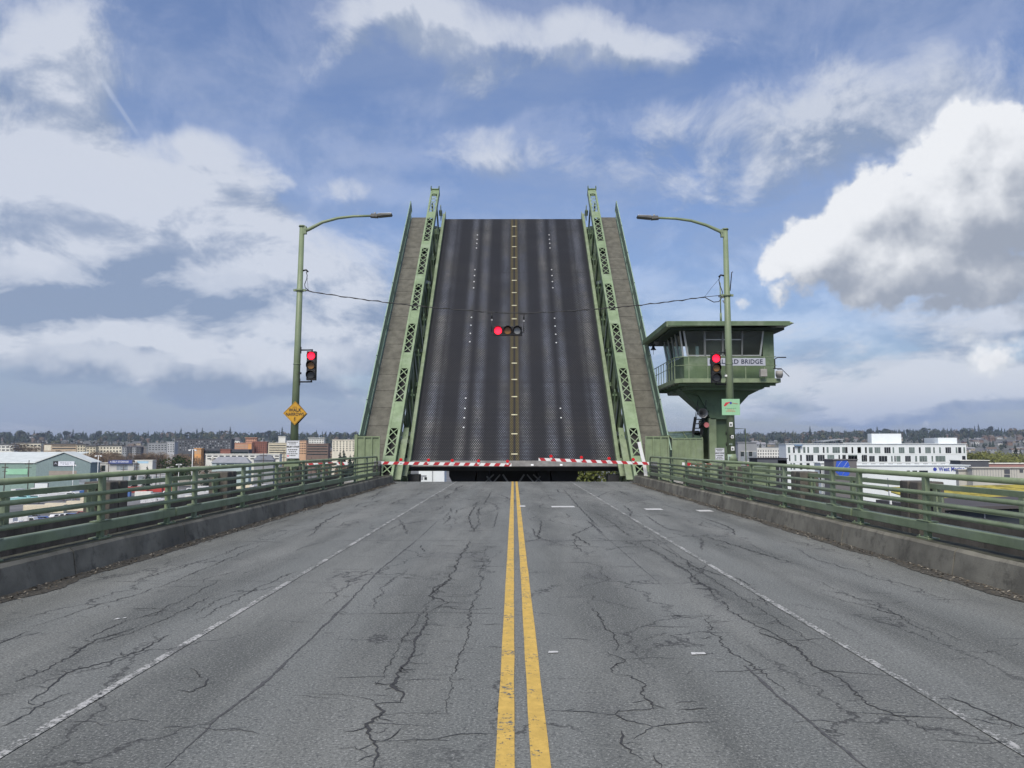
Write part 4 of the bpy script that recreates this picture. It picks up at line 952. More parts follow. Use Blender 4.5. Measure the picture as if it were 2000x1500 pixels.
q.tube([(12.2, 43, 2.75), (12.95, 43, 2.75), (12.95, 43, -.2)], .03, 6); q.build('handrail', green, tp)
q = MB(); q.box(11.0, 13.05, 36.6, 38.4, -21, -1.3); q.box(11.9, 13.2, 38.9, 40.4, -1.2, .75); q.build('support', green, tp)
# things attached to the tower
ysn = 40.17
c = W(1438.5, 706.7, ysn); tsn = thing('name_board', 'white board reading BALLARD BRIDGE on the balcony rail of the tower', 'sign', tuple(c))
MB().box(W(1382,706,ysn).x, W(1495,706,ysn).x, ysn, ysn+.03, c.z-.2, c.z+.2).build('board', mat('board_white', (.38,.40,.45), .5, var=.05), tsn)
inkn = mat('navy_ink', (.02,.025,.05), .5)
text('BALLARD', .33, (W(1414,706,ysn).x, ysn-.006, c.z), inkn, tsn, bold=.006, sx=1.07); text('BRIDGE', .33, (W(1468.5,706,ysn).x, ysn-.006, c.z), inkn, tsn, bold=.006, sx=.98)
tbell = thing('bell', 'small dark bell hanging under the left corner of the tower roof', 'bell', (8.2, 46, 7.3)); c = W(1276, 679, 46)
q = MB(); prof = [(.03,.14),(.07,.12),(.085,.03),(.11,-.05),(.17,-.12),(.18,-.14)]
for (r0, z0), (r1, z1) in zip(prof, prof[1:]): q.cyl((c.x, 46, c.z+z0), (c.x, 46, c.z+z1), r0, r1, 16)
q.build('bell_body', black, tbell); q = MB(); q.cyl((c.x, 46, c.z-.14), (c.x, 46, c.z-.42), .012, n=6); q.build('clapper', black, tbell)
q = MB(); q.bar((c.x-.16, 46, c.z+.3), (c.x-.16, 46, c.z+.05), .03, .03); q.bar((c.x-.16, 46, c.z+.17), (c.x, 46, c.z+.17), .03, .03); q.cyl((c.x, 46, c.z+.13), (c.x, 46, c.z+.35), .02, n=6); q.build('bracket', black, tbell)
c = W(1282, 669, 45); q = MB(); q.cyl((c.x, 44.85, c.z-.02), (c.x, 45.1, c.z+.04), .15, .12, 16); q.cyl((c.x, 45, c.z+.08), (c.x, 45, c.z+.3), .02, n=6); tag(q.build('floodlight', greyst), 'round grey floodlight under the tower eaves next to the bell', 'floodlight')
c = W(1373, 807, 41.9); q = MB(); prof = [(.06,.45),(.08,.30),(.13,.16),(.24,.02),(.27,0)]
vs = []; n = 20
for r, y in prof: vs += [(c.x+r*cos(2*pi*i/n)-y*.15, 41.9+y, c.z+r*sin(2*pi*i/n)) for i in range(n)]
for r, y in [(p[0]-.012, p[1]) for p in reversed(prof)]: vs += [(c.x+r*cos(2*pi*i/n)-y*.15, 41.9+y, c.z+r*sin(2*pi*i/n)) for i in range(n)]
L_n = len(prof)*2
th = thing('loudhailer', 'grey horn loudspeaker on the left side of the tower column', 'horn', tuple(c))
q.add(vs, [(i*n+j, i*n+(j+1)%n, (i+1)*n+(j+1)%n, (i+1)*n+j) for i in range(L_n-1) for j in range(n)], 0, True); q.build('horn', greyst, th)
q = MB(); q.cyl((c.x-.05, 42.2, c.z), (c.x-.07, 42.5, c.z), .1, n=12); q.cyl((c.x+.2, 42.1, c.z+.12), (c.x+.38, 42.1, c.z+.12), .03, n=8); q.build('driver', black, th)
c = W(1380, 830, 41.9); th = thing('warning_lamp', 'round pink warning lamp on the tower column below the horn', 'lamp', tuple(c))
q = MB(); q.cyl((c.x, 41.86, c.z), (c.x, 41.95, c.z), .14, .15, 18); q.build('lens', mat('pink_lens', (.45,.14,.14), .4), th)
q = MB(); q.cyl((c.x, 41.951, c.z), (c.x, 42.1, c.z), .15, n=18); q.cyl((c.x-.1, 42, c.z+.1), (c.x-.42, 42, c.z+.1), .03, n=6); q.cyl((c.x-.35, 42, c.z+.25), (c.x-.35, 42, c.z-.2), .05, n=6); q.build('case', black, th)
c = W(1491, 728, 40.0); q = MB(); q.box(c.x-.17, c.x+.17, 39.9, 40.15, c.z-.2, c.z+.19); tag(q.build('cabinet', concL, bevel=.01), 'small off-white cabinet on the tower balcony rail below the name board', 'cabinet')
c = W(1522, 731, 40.1); th = thing('speaker_drum', 'white drum speaker with cable at the right end of the balcony', 'speaker', tuple(c))
q = MB(); q.cyl((c.x, 40.1, c.z-.19), (c.x, 40.1, c.z-.05), .14, .19, 16); q.cyl((c.x, 40.1, c.z-.05), (c.x, 40.1, c.z+.18), .19, .18, 16); q.build('drum', concL, th)
q = MB(); q.tube([(c.x-.1, 40.1, c.z+.26), (c.x+.15, 40.1, c.z+.26), (c.x+.4, 40.1, c.z+.0), (c.x+.52, 40.1, c.z-.12)], .018, 6); q.build('cable', black, th)
c = W(1513, 698, 40.3); q = MB(); q.tube([(c.x, 40.3, c.z-.6), (c.x, 40.3, c.z-.1), (c.x+.15, 40.3, c.z), (c.x+.6, 40.3, c.z)], .03, 6); q.bar((c.x-.1, 40.3, c.z-.6), (c.x+.35, 40.3, c.z-.6), .03, .05); tag(q.build('davit', darkst), 'dark bent pipe davit on the right corner of the tower balcony', 'bracket')
c = W(1408, 622, 42.5); t2 = W(1408, 552, 42.5); th = thing('antenna_mast', 'thin antenna mast with small horn on the tower roof behind the lamp pole', 'antenna', tuple(c))
q = MB(); q.cyl((c.x, 42.5, c.z-.15), (c.x, 42.5, c.z+.3), .06, n=8); q.cyl((c.x, 42.5, c.z+.3), (c.x, 42.5, t2.z), .035, n=8); q.build('mast', poleG, th)
q = MB(); q.box(c.x-.09, c.x+.09, 42.42, 42.6, c.z+1.22, c.z+1.32); q.box(c.x+.09, c.x+.3, 42.42, 42.5, c.z+1.15, c.z+1.22); q.cyl((c.x+.1, 42.4, c.z+1.0), (c.x+.26, 42.35, c.z+.8), .03, .08, 10); q.build('sensor', greyst, th)

# ================================================================ GROUND AND HILLS
def sst(t): t = max(0, min(1, t)); return t*t*(3-2*t)
def zg(x, y):
    h = -19+45*sst((y-700)/2100)
    if y > 900: h += sst((y-900)/900)*(6*mnoise.noise(Vector((x/700, y/700, 3)))+2.5*mnoise.noise(Vector((x/200, y/200, 1))))
    if x > 700: h += 14*sst((x-700)/900)*sst((y-1300)/1400)
    return h
ys_ = [-400,-100,0,100,200,300,400,500,600]+[600+i*60 for i in range(1, 50)]+[3700,4200,5200,7000,9000]
xs_ = [-9000,-6000,-4500]+[-4000+i*80 for i in range(101)]+[4500,6000,9000]
k = MB(); vs = [(x, y, zg(x, y)) for y in ys_ for x in xs_]; nx_ = len(xs_)
k.add(vs, [(j*nx_+i, j*nx_+i+1, (j+1)*nx_+i+1, (j+1)*nx_+i) for j in range(len(ys_)-1) for i in range(nx_-1)], 0, True)
def groundmat():
    m = bpy.data.materials.new('town_ground'); m.use_nodes = True; t = m.node_tree; t.nodes.clear(); k = N(t)
    tc = k.n('ShaderNodeTexCoord').outputs['Object']
    c = k.mix(k.rng(k.noise(tc, .02, 6, .65), .42, .58), (.13,.13,.125), (.06,.065,.04))
    c = k.mix(k.m('MULTIPLY', k.rng(k.noise(tc, .12, 5, .6), .5, .65), .6), c, (.2,.19,.18))
    Y = k.n('ShaderNodeSeparateXYZ', {0: tc}).outputs[1]
    c = k.mix(k.rng(Y, 380, 900), k.mix(k.rng(k.noise(tc, .08, 5, .6), .4, .6), (.17,.17,.168), (.11,.11,.112)), c)
    b = k.n('ShaderNodeBsdfPrincipled', {'Base Color': c, 'Roughness': .95}); k.n('ShaderNodeOutputMaterial', {0: b.outputs[0]}); return m
struct(k.build('ground', groundmat()))

# ---------------------------------------------------------------- trees
rt_ = random.Random(21)
def crown_mesh(clumps, n, size, r=rt_):
    mb = MB()
    tot = sum(c[3]**2 for c in clumps)
    for cx, cy, cz, cr in clumps:
        for i in range(int(n*cr*cr/tot)):
            d = Vector((r.gauss(0,1), r.gauss(0,1), r.gauss(0,1))).normalized()*cr*(r.random()**.42)
            d.z *= .8; p = Vector((cx, cy, cz))+d
            a = Vector((r.gauss(0,1), r.gauss(0,1), r.gauss(0,1))).normalized(); b = a.orthogonal().normalized(); s_ = size*r.uniform(.5, 1.4)
            mb.add([p-a*s_, p-b*s_*.6, p+a*s_, p+b*s_*.6], [(0,1,2,3)])
    return mb
def broad(name, H, Wd, m, n, size, label, cat='tree', loc=(0,-9000,0), seed=1, bare=False, group=None):
    r = random.Random(seed); t = thing(name, label, cat, (0,0,0), group)
    tk = MB(); tk.tube([(0,0,-1), (.1,0,H*.25), (-.1,.1,H*.5), (.05,0,H*.75)], [H*.03,H*.022,H*.015,H*.005], 6)
    cl = []
    for i in range(9):
        a = r.uniform(0, 6.3); d = r.uniform(.15, .75)*Wd/2; z = H*r.uniform(.38, .85); e = Vector((cos(a)*d, sin(a)*d, z))
        tk.tube([(0,0,H*r.uniform(.2,.4)), (e.x*.5, e.y*.5, z-.12*H), e], [H*.012,H*.008,H*.003], 4); cl.append((e.x, e.y, e.z, Wd*r.uniform(.16,.27)))
    cl.append((0, 0, H*.78, Wd*.25))
    tk.build('trunk', bark, t); crown_mesh(cl, n, size, r).build('crown', m, t); t.location = loc; return t
def conif(name, H, Wd, label, seed=1, group=None, m=conifer):
    r = random.Random(seed); t = thing(name, label, 'conifer', (0,0,0), group)
    MB().tube([(0,0,-1), (0,0,H*.98)], [H*.02,H*.003], 5).build('trunk', bark, t)
    mb = MB(); L = 15
    for i in range(L):
        f = i/(L-1); z = H*(.12+.85*f); rad = Wd/2*(1-f)**.8*r.uniform(.75,1.15)+.15
        for j in range(9):
            a = r.uniform(0, 6.3); q = rad*r.uniform(.55,1.1); c = Vector((cos(a)*q, sin(a)*q, z-q*r.uniform(.15,.45))); s_ = Vector((-sin(a), cos(a), 0))*q*.32
            mb.add([(0,0,z+H*.05), c-s_, c+Vector((0,0,-H*.02)), c+s_], [(0,1,2,3)])
            mb.add([(0,0,z-H*.02), c-s_*.7+Vector((0,0,H*.025)), c*.9+Vector((0,0,z*.1+H*.0)), c+s_*.7], [(0,1,2,3)])
    mb.build('crown', m, t); return t
UNDER = (0, 0, -300)
# the far-off wood on the ridge, one mass, with single tall trees on the skyline in front
mb = MB(); r = random.Random(5)
for i in range(5200):
    y = 1500+1900*r.random()**.7; x = r.uniform(-.78, .78)*y
    if mnoise.noise(Vector((x/170, y/170, 7))) < -.02 and y < 2700: continue
    H = r.uniform(13, 28)*(.8 if y < 2200 else 1.2); g = zg(x, y)-1; wd = H*r.uniform(.3,.55)
    if r.random() < .45:          # conifer: jagged tiers
        m_ = 0 if r.random() < .7 else 1
        for q in range(4):
            z0 = g+H*(.08+.22*q); z1 = g+H*(.5+.17*q); rr_ = wd*.5*(1-.2*q); n = 6; o_ = r.random()
            mb.add([(x+rr_*cos(o_+j*2*pi/n)*r.uniform(.6,1.25), y+rr_*sin(o_+j*2*pi/n), z0-r.uniform(0,.06)*H) for j in range(n)]+[(x, y, z1)], [(j, (j+1)%n, n) for j in range(n)], m_)
    else:
        m_ = r.choice((0,1,1,2,3)); cl = 26
        for q in range(cl):
            d = Vector((r.gauss(0,1), r.gauss(0,1), r.gauss(0,1))).normalized(); p = Vector((x, y, g+H*.55))+Vector((d.x*wd*.75, d.y*wd*.75, d.z*H*.42)); a = d.orthogonal().normalized()*wd*r.uniform(.2,.4); b = d.cross(a)
            mb.add([p-a, p-b, p+a+d*.4, p+b], [(0,1,2,3)], m_)
wood = mb.build('hillside_wood', [conifer, mat('dark_wood', (.028,.042,.028), .95, var=.3, vscale=.1), mat('bare_wood', (.10,.08,.06), .95, var=.3, vscale=.1), mat('olive_wood', (.06,.065,.03), .95, var=.3, vscale=.1)])
tag(wood, 'dark wood covering the distant ridge behind the town', 'wood', kind='stuff')
cp = [conif('conifer_tree', 22, 9, 'tall dark conifer standing out on the distant skyline', s, 'tall conifers on the skyline') for s in (1,2,3)]
bp = [broad('round_tree', 17, 14, conifer, 500, .9, 'dark rounded evergreen on the distant skyline', 'tree', (0,0,0), s, group='rounded trees on the skyline') for s in (4,5)]
r = random.Random(9); used = set()
def place(proto, x, y, z, s, label=None, group=None, rz=None):
    rz = r.uniform(0, 6.3) if rz is None else rz
    if proto.name not in used:
        used.add(proto.name); proto.location = (x, y, z); proto.rotation_euler = (0,0,rz); proto.scale = (s,)*3
        if label: proto['label'] = label
        if group: proto['group'] = group
        return proto
    return dup(proto, (x, y, z), rz, s, label, group)
for i in range(150):
    y = r.uniform(2450, 2950); px = -60+2120*(i+r.random())/150; x = (px-1003)*y/F
    if 870 < px < 1130 and r.random() < .9: continue
    if r.random() < .62: place(r.choice(cp), x, y, zg(x, y)-1, r.uniform(1.1, 2.2))
    else: place(r.choice(bp), x, y, zg(x, y)-1, r.uniform(1.3, 2.2))

# ---------------------------------------------------------------- houses on the hill
hm = [mat('house_white', (.5,.5,.48), .8), mat('house_grey', (.25,.26,.27), .8), mat('house_tan', (.32,.27,.2), .8), mat('house_brown', (.18,.12,.09), .8)]
rm = [mat('roof_grey', (.10,.10,.11), .9), mat('roof_brown', (.13,.10,.08), .9), mat('roof_pale', (.24,.24,.25), .9)]
hp = []
for i in range(8):
    q = MB(); wd, dp, h = 10+i%3*3, 9, 5+i%2*2.5
    q.box(-wd/2, wd/2, -dp/2, dp/2, -3, h, 0); a, b = wd/2+.5, dp/2+.5
    q.add([(-a,-b,h),(a,-b,h),(a,b,h),(-a,b,h),(-a,0,h+3.2),(a,0,h+3.2)], [(0,1,5,4),(2,3,4,5),(0,4,3),(1,2,5)], 1)
    for j in range(3): x = -wd/2+wd*(j+.5)/3; q.box(x-.7, x+.7, -dp/2-.05, -dp/2-.01, h-2.4, h-.9, 2)
    o_ = q.build('hillside_house', [hm[i%4], rm[i%3], glass]); tag(o_, ('white','grey','tan','brown')[i%4]+' pitched roof house among the trees on the distant hillside', 'house', 'houses on the far hillside'); hp.append(o_)
r = random.Random(31)
for i in range(130):
    y = r.uniform(1350, 2500); f = r.random()
    px = r.uniform(1840, 2030) if i % 3 == 0 else r.choice((r.uniform(-10, 700), r.uniform(1450, 2010)))
    x = (px-1003)*y/F; o_ = place(r.choice(hp), x, y, zg(x, y), r.uniform(.8, 1.25), rz=r.uniform(-.8,.8))

# ---------------------------------------------------------------- town buildings
def XY(px, py, Y): return W(px, py, Y)
cM = lambda n, c, **k: mat(n, tuple(min(.72, x*1.28) for x in c), .8, **{**dict(var=.08, vscale=.3), **k})
def bld(name, label, px0, px1, yt, Y, dep, m, wins=None, grid=None, gm=None, roof='flat', rm_=None, cat='building', ztop=None, base=None, group=None, cap=None):
    dep = max(1.0, dep*.3)
    x0, x1 = W(px0, yt, Y).x, W(px1, yt, Y).x; zt = W((px0+px1)/2, yt, Y).z; xm = (x0+x1)/2
    zb = (zg(xm, Y)-2) if base is None else base
    t = thing(name, label, cat, (xm, Y, zb), group)
    MB().box(x0, x1, Y, Y+dep, zb, zt).build('wall', m, t)
    rmm = rm_ or rm[0]
    if roof == 'flat':
        q = MB(); e = .25; ph = .5 if Y > 300 else .2
        q.box(x0-e, x1+e, Y-e, Y+.3, zt+.003, zt+ph); q.box(x0-e, x1+e, Y+dep-.3, Y+dep+e, zt+.003, zt+ph); q.box(x0-e, x0+.3, Y+.301, Y+dep-.301, zt+.003, zt+ph); q.box(x1-.3, x1+e, Y+.301, Y+dep-.301, zt+.003, zt+ph)
        q.box(x0+.3, x1-.3, Y+.301, Y+dep-.301, zt+.004, zt+.1); q.build('roof', cap or m, t)
    elif roof == 'over':
        MB().box(x0-.9, x1+.9, Y-1, Y+dep+.5, zt+.003, zt+.6).build('roof', rmm, t)
    elif roof == 'gable':
        h = (x1-x0)*.18; q = MB(); q.prism([(x0-.4, Y-.4, zt+.003), (x1+.4, Y-.4, zt+.003), (xm, Y-.4, zt+h)], (0, dep+.8, 0)); q.build('roof', rmm, t)
    elif roof == 'ridge':
        q = MB(); h = 3.2; e = .6; q.add([(x0-e,Y-e,zt),(x1+e,Y-e,zt),(x1+e,Y+dep,zt),(x0-e,Y+dep,zt),(x0+2.5,Y+dep/2,zt+h),(x1-2.5,Y+dep/2,zt+h)], [(0,1,5,4),(1,2,5),(2,3,4,5),(3,0,4)]); q.build('roof', rmm, t)
    g_ = gm or glass
    rects = list(wins or [])
    if grid:
        rows, cols, wf, hf, y0, y1 = grid
        for i in range(rows):
            for j in range(cols):
                a = px0+(px1-px0)*(j+.5-wf/2)/cols; b = px0+(px1-px0)*(j+.5+wf/2)/cols; c = y0+(y1-y0)*(i+.5-hf/2)/rows; d = y0+(y1-y0)*(i+.5+hf/2)/rows
                rects.append((a, b, c, d))
    for rc_ in rects[:100]:
        a, b, c, d = rc_[:4]; mm = rc_[4] if len(rc_) > 4 else g_
        xa, xb = W(a, c, Y).x, W(b, c, Y).x; za, zb_ = W(a, d, Y).z, W(a, c, Y).z
        MB().box(xa, xb, Y-.05, Y-.005, za, zb_).build('window', mm, t)
    return t, (x0, x1, zt)
cream = cM('cream_render', (.42,.38,.28)); crm2 = cM('pale_cream', (.50,.47,.38)); tan_ = cM('tan_render', (.33,.26,.18)); terra = cM('terracotta_render', (.38,.20,.13)); brick = cM('red_brick', (.18,.075,.055)); brownb = cM('brown_brick', (.13,.09,.07))
greyb = cM('grey_cladding', (.20,.21,.22)); dgrey = cM('dark_cladding', (.06,.065,.075)); orange = cM('orange_cladding', (.50,.25,.09)); whiteb = cM('white_render', (.52,.55,.55), var=.04); offw = cM('off_white', (.5,.5,.46)); blueg = cM('blue_grey_steel_wall', (.15,.20,.20), vscale=1)
# left bank, far to near
bld('apartment_block', 'low white office block furthest left beyond the warehouse roof', 30, 80, 865, 900, 30, crm2, grid=(2,7,.7,.4,867,880), roof='over')
bld('apartment_block', 'pale flat-roofed block at the far left edge behind the green warehouse', -40, 28, 868, 860, 30, offw, grid=(2,8,.7,.4,870,882), roof='over')
bld('apartment_block', 'brown topped block with cream end wall left of the bare trees', 86, 150, 867, 820, 30, tan_, wins=[(87,100,869,880,crm2),(102,148,870,872),(102,148,875,877)], roof='over')
bld('townhouse', 'orange and cream townhouse with flat roof, left of a cream pair', 151, 167, 868, 700, 16, cream, grid=(3,3,.5,.5,869,885), roof='over')
bld('townhouse', 'cream townhouse with dark overhanging roof, second from left of the row', 169, 187, 871, 680, 16, cream, grid=(3,3,.45,.5,873,888), roof='over')
bld('apartment_block', 'wide cream apartment block with dark flat roof behind the bare trees', 189, 238, 870, 690, 18, crm2, grid=(3,8,.5,.45,872,890), roof='over')
for i in range(4): bld('townhouse', 'dark narrow gabled townhouse in a row of four behind the bare trees', 239+i*9.5, 247.5+i*9.5, 873, 660, 14, dgrey if i%2 else greyb, grid=(3,2,.4,.5,875,888), roof='gable', group='dark gabled townhouses')
bld('apartment_block', 'grey low apartment block with balconies left of the big dark block', 290, 326, 866, 720, 22, greyb, grid=(3,6,.5,.4,868,880), roof='flat')
bld('apartment_block', 'light grey tower block end joined to the big dark apartment block', 327, 341, 864, 560, 20, cM('light_grey', (.32,.33,.34)), grid=(4,3,.4,.5,866,884))
pale = mat('pale_window', (.22,.25,.27), .3, var=.4, vscale=.3)
rr2 = random.Random(4)
bld('apartment_block', 'long dark grey apartment block with scattered pale windows', 342, 452, 858.5, 600, 24, dgrey, wins=[(346+j*5.3+rr2.uniform(-.6,.6), 346+j*5.3+rr2.uniform(1.4,2.8), 861+i*4.1, 863.4+i*4.1, rr2.choice((pale, glass, glass, greyb))) for i in range(5) for j in range(20)][:100])
bld('apartment_block', 'small orange clad block in front of the dark apartment block', 380, 393, 877, 480, 14, orange, wins=[(381+i*2.6,382.2+i*2.6,878,887,tan_) for i in range(5)])
bld('warehouse', 'low dark building with a black band of windows right of the orange block', 393.5, 430, 879, 485, 20, dgrey, wins=[(396,429,881,886)], cat='building')
bld('warehouse', 'low brick red building between two dark glazed bands', 430.5, 450, 878.5, 485, 20, brick, cat='building')
bld('warehouse', 'black glazed low building right of the brick red one', 450.5, 486, 879, 486, 20, dgrey, wins=[(452,484,882,886)], cat='building')
bld('apartment_block', 'small cream building with one gable left of the terracotta block', 453, 468, 860, 800, 16, offw, grid=(3,3,.4,.4,862,876), roof='ridge')
bld('apartment_block', 'salmon pink block with darker roof, highest of the terracotta group', 480, 501, 855.5, 860, 20, terra, grid=(2,5,.5,.4,857,864), roof='over', rm_=terra)
bld('apartment_block', 'terracotta and orange office block with stepped front', 458, 492, 866, 640, 22, terra, wins=[(459,484,869,870.5,tan_),(459,484,873,874.5,tan_),(485,491,867,878,orange)])
bld('apartment_block', 'tall red brick block beside the terracotta offices', 492.5, 521, 863.5, 650, 22, brick, grid=(5,7,.4,.45,865,884))
bld('apartment_block', 'cream office block with bands of windows left of the white notice', 524, 560, 866, 600, 20, cream, grid=(4,1,.9,.35,868,886))
bld('lift_tower', 'white square stair tower rising above the cream offices', 544, 557.5, 853.5, 640, 10, offw)
bld('apartment_block', 'orange tan block right of the left lamp pole', 583, 598, 862, 610, 18, cM('peach_render', (.42,.27,.17)), grid=(5,3,.7,.3,864,888))
bld('parking_garage', 'brown brick parking garage with dark open decks', 598.5, 641, 867.5, 600, 26, brownb, grid=(4,1,.94,.35,869,890))
bld('apartment_block', 'white stepped block on the skyline above the parking garage', 603, 633, 856, 820, 18, offw, grid=(2,6,.5,.4,858,866), roof='over', rm_=offw)
bld('apartment_block', 'cream apartment block with rows of windows left of the green screen', 649, 706, 860, 560, 22, crm2, grid=(5,9,.35,.5,861,882))
bld('long_shed', 'long white two-storey building with ribbon windows', 402, 546, 888, 430, 16, offw, wins=[(405+i*12, 413+i*12, y, y+2) for i in range(12) for y in (890, 895)], cat='building', base=-19)
bld('workshop', 'grey workshop with a steep slate roof right of the white long building', 496, 534, 899, 425, 12, greyb, roof='ridge', rm_=cM('slate_roof', (.11,.12,.14)), cat='building', base=-19)
bld('workshop', 'pale blue workshop with black windows and a grey pitched roof', 414, 486, 904, 405, 14, cM('pale_blue', (.30,.36,.36)), wins=[(423,429,906.5,911),(432,440,906.5,911),(443,457,906,911.5),(459,464,906.5,910),(466,472,906,911)], roof='ridge', rm_=cM('lead_roof', (.19,.20,.22)), cat='building', base=-19)
t, (x0, x1, zt) = bld('storage_building', 'pale storage building carrying the blue self storage sign', 192, 262, 905, 470, 22, cM('pale_stone', (.36,.36,.34)), wins=[(228,250,908,918,pale),(198,206,909,920,glass)], cat='building', base=-19)
YS = 468.5; c = W(233, 902, YS); tg = thing('shop_sign', 'blue rooftop sign reading A SELF STORAGE', 'sign', tuple(c))
MB().box(W(211,902,YS).x, W(258,902,YS).x, YS, YS+.4, W(233,905.5,YS).z, W(233,898.6,YS).z).build('sign_board', cM('navy_board', (.05,.07,.20)), tg)
text('A SELF STORAGE', 1.45, (c.x, YS-.03, c.z), white, tg, bold=.03)
t, _ = bld('retail_building', 'white shop with a pale blue panel right of the storage sign', 264, 298, 900, 475, 18, offw, wins=[(267,290,901,905,cM('sky_panel', (.3,.45,.55)))], cat='building', base=-19)
bld('retaining_wall', 'grey blank concrete building below the bare trees', 331, 420, 912.5, 420, 16, cM('raw_concrete', (.26,.25,.23)), cat='building', base=-19)
bld('workshop', 'long pale grey workshop with panel doors behind the railing', 196, 330, 926, 410, 14, cM('pale_grey_panel', (.33,.34,.35)), wins=[(240+i*15, 251+i*15, 930, 941, pale) for i in range(6)], cat='building', base=-19)
infill = []
for i, (m_, nm) in enumerate(((offw,'white'),(tan_,'tan'),(greyb,'grey'),(brownb,'brown'),(cM('light_grey', (.32,.33,.34)),'pale grey'))):
    q = MB(); wd, dp, h = 16+i*3, 9, 6+(i%3)*2.5
    q.box(-wd/2, wd/2, -dp/2, dp/2, -3, h, 0); q.box(-wd/2-.3, wd/2+.3, -dp/2-.3, dp/2+.3, h+.003, h+.5, 1)
    if i%2: q.prism([(-wd/2-.4,-dp/2-.4,h+.51),(wd/2+.4,-dp/2-.4,h+.51),(0,-dp/2-.4,h+3.2)], (0,dp+.8,0), 1)
    for j in range(5):
        for f in range(2): x = -wd/2+wd*(j+.5)/5; q.box(x-.9, x+.9, -dp/2-.06, -dp/2-.01, 1.2+f*2.7, 2.6+f*2.7, 2)
    o_ = q.build('town_building', [m_, (rm+[offw])[i%4], glass]); tag(o_, f'small {nm} building packed among trees in the distant town', 'building', 'small buildings across the town'); infill.append(o_)
rI = random.Random(17); rSave = rI
for i in range(70):
    y = rI.uniform(430, 1250); px = rI.uniform(-20, 700) if i % 5 else rI.uniform(1470, 1535); x = (px-1003)*y/F
    q = rI.choice(infill)
    if q.location.length < 1: q.location = (x, y, zg(x, y)); q.rotation_euler = (0, 0, rI.uniform(-.3,.5))
    else: dup(q, (x, y, zg(x, y)), rI.uniform(-.3,.5), rI.uniform(.8, 1.15))
# the green warehouse
YW = 350; t = thing('boat_warehouse', 'large grey-green metal warehouse with gabled front and white roof', 'warehouse', (W(60,950,YW).x, YW, -19))
gx0, gx1 = W(71,905,YW).x, W(177,905,YW).x; gxm = W(126,885,YW).x; ze = W(71,904.5,YW).z; zr = W(126,885,YW).z; xl_ = W(-130,905,YW).x
q = MB(); q.prism([(gx0, YW, -19.5), (gx1, YW, -19.5), (gx1, YW, ze), (gxm, YW, zr), (gx0, YW, ze)], (0, 8, 0)); q.build('gable_wall', blueg, t)
q = MB(); q.box(xl_, gx0-.01, YW+1.5, YW+50, -19.5, ze-.02); q.build('side_wall', cM('green_steel_wall', (.16,.23,.20), vscale=1), t)
q = MB(); q.prism([(xl_, YW+1, ze), (gx0-.3, YW+1, ze), (gxm-.1, YW+20, zr+.05), (xl_, YW+20, zr+.05)], (0, .3, .4))
q.prism([(gxm, YW-.5, zr+.25), (gx1+.6, YW-.5, ze+.1), (gx1+.6, YW-.5, ze+.5), (gxm, YW-.5, zr+.7), (gx0-.5, YW-.5, ze+.5), (gx0-.5, YW-.5, ze+.1)], (0, 9, 0)); q.build('roof', cM('white_roof', (.42,.45,.44)), t)
q = MB()
for i in range(34): x = gx0+(gx1-gx0)*(i+.5)/34; q.box(x-.05, x+.05, YW-.06, YW-.003, -19, min(ze, 99)-.1)
q.build('cladding_rib', blueg, t)
xa, xb_ = W(67,945,YW).x, W(95,945,YW).x; q = MB(); q.box(xa, xb_, YW-.12, YW-.01, -19, W(80,943,YW).z); q.build('door_frame', dgrey, t)
q = MB(); q.box(xa+.4, xb_-.4, YW-.2, YW-.121, -19, W(80,944,YW).z); q.build('roller_door', whiteb, t)
q = MB(); q.box(W(96,920,YW).x, W(150,920,YW).x, YW-.1, YW-.062, W(100,930,YW).z, W(100,919.5,YW).z); q.build('faded_panel', cM('faded_brown_panel', (.22,.19,.16)), t)
q = MB(); q.box(W(8,920,YW).x, W(50,920,YW).x, YW+1.3, YW+1.49, W(30,927,YW).z, W(30,916,YW).z); q.build('mint_panel', cM('mint_panel', (.22,.42,.28)), t)
q = MB(); q.box(W(155,935,YW).x, W(168,935,YW).x, YW-.1, YW-.062, W(160,946,YW).z, W(160,936,YW).z); q.build('window', pale, t)
c = W(125, 905.5, YW-.3); ts = thing('warehouse_sign', 'white sign with black logo square high on the warehouse gable', 'sign', tuple(c))
MB().box(W(114.5,905,YW).x, W(146,905,YW).x, YW-.35, YW-.25, W(120,910,YW).z, W(120,901,YW).z).build('sign_board', cM('sign_white', (.5,.52,.6)), ts)
q = MB(); q.box(W(104.5,905,YW).x, W(114.3,905,YW).x, YW-.35, YW-.25, W(110,910,YW).z, W(110,900.5,YW).z); q.build('logo_square', inkm, ts)
q = MB(); bars(q, W(130,903,YW).x, YW-.352, W(130,904,YW).z, 5.2, .35, 5, 2); bars(q, W(130,906.5,YW).x, YW-.352, W(130,906.7,YW).z, 3.2, .35, 3, 8); q.prism([(W(106,908,YW).x, YW-.36, W(106,907.5,YW).z), (W(109.5,908,YW).x, YW-.36, W(106,902.5,YW).z), (W(113,908,YW).x, YW-.36, W(106,907.5,YW).z), (W(109.5,908,YW).x, YW-.36, W(106,905.5,YW).z)], (0,-.02,0)); q.build('lettering', cM('grey_letter', (.25,.26,.3)), ts)

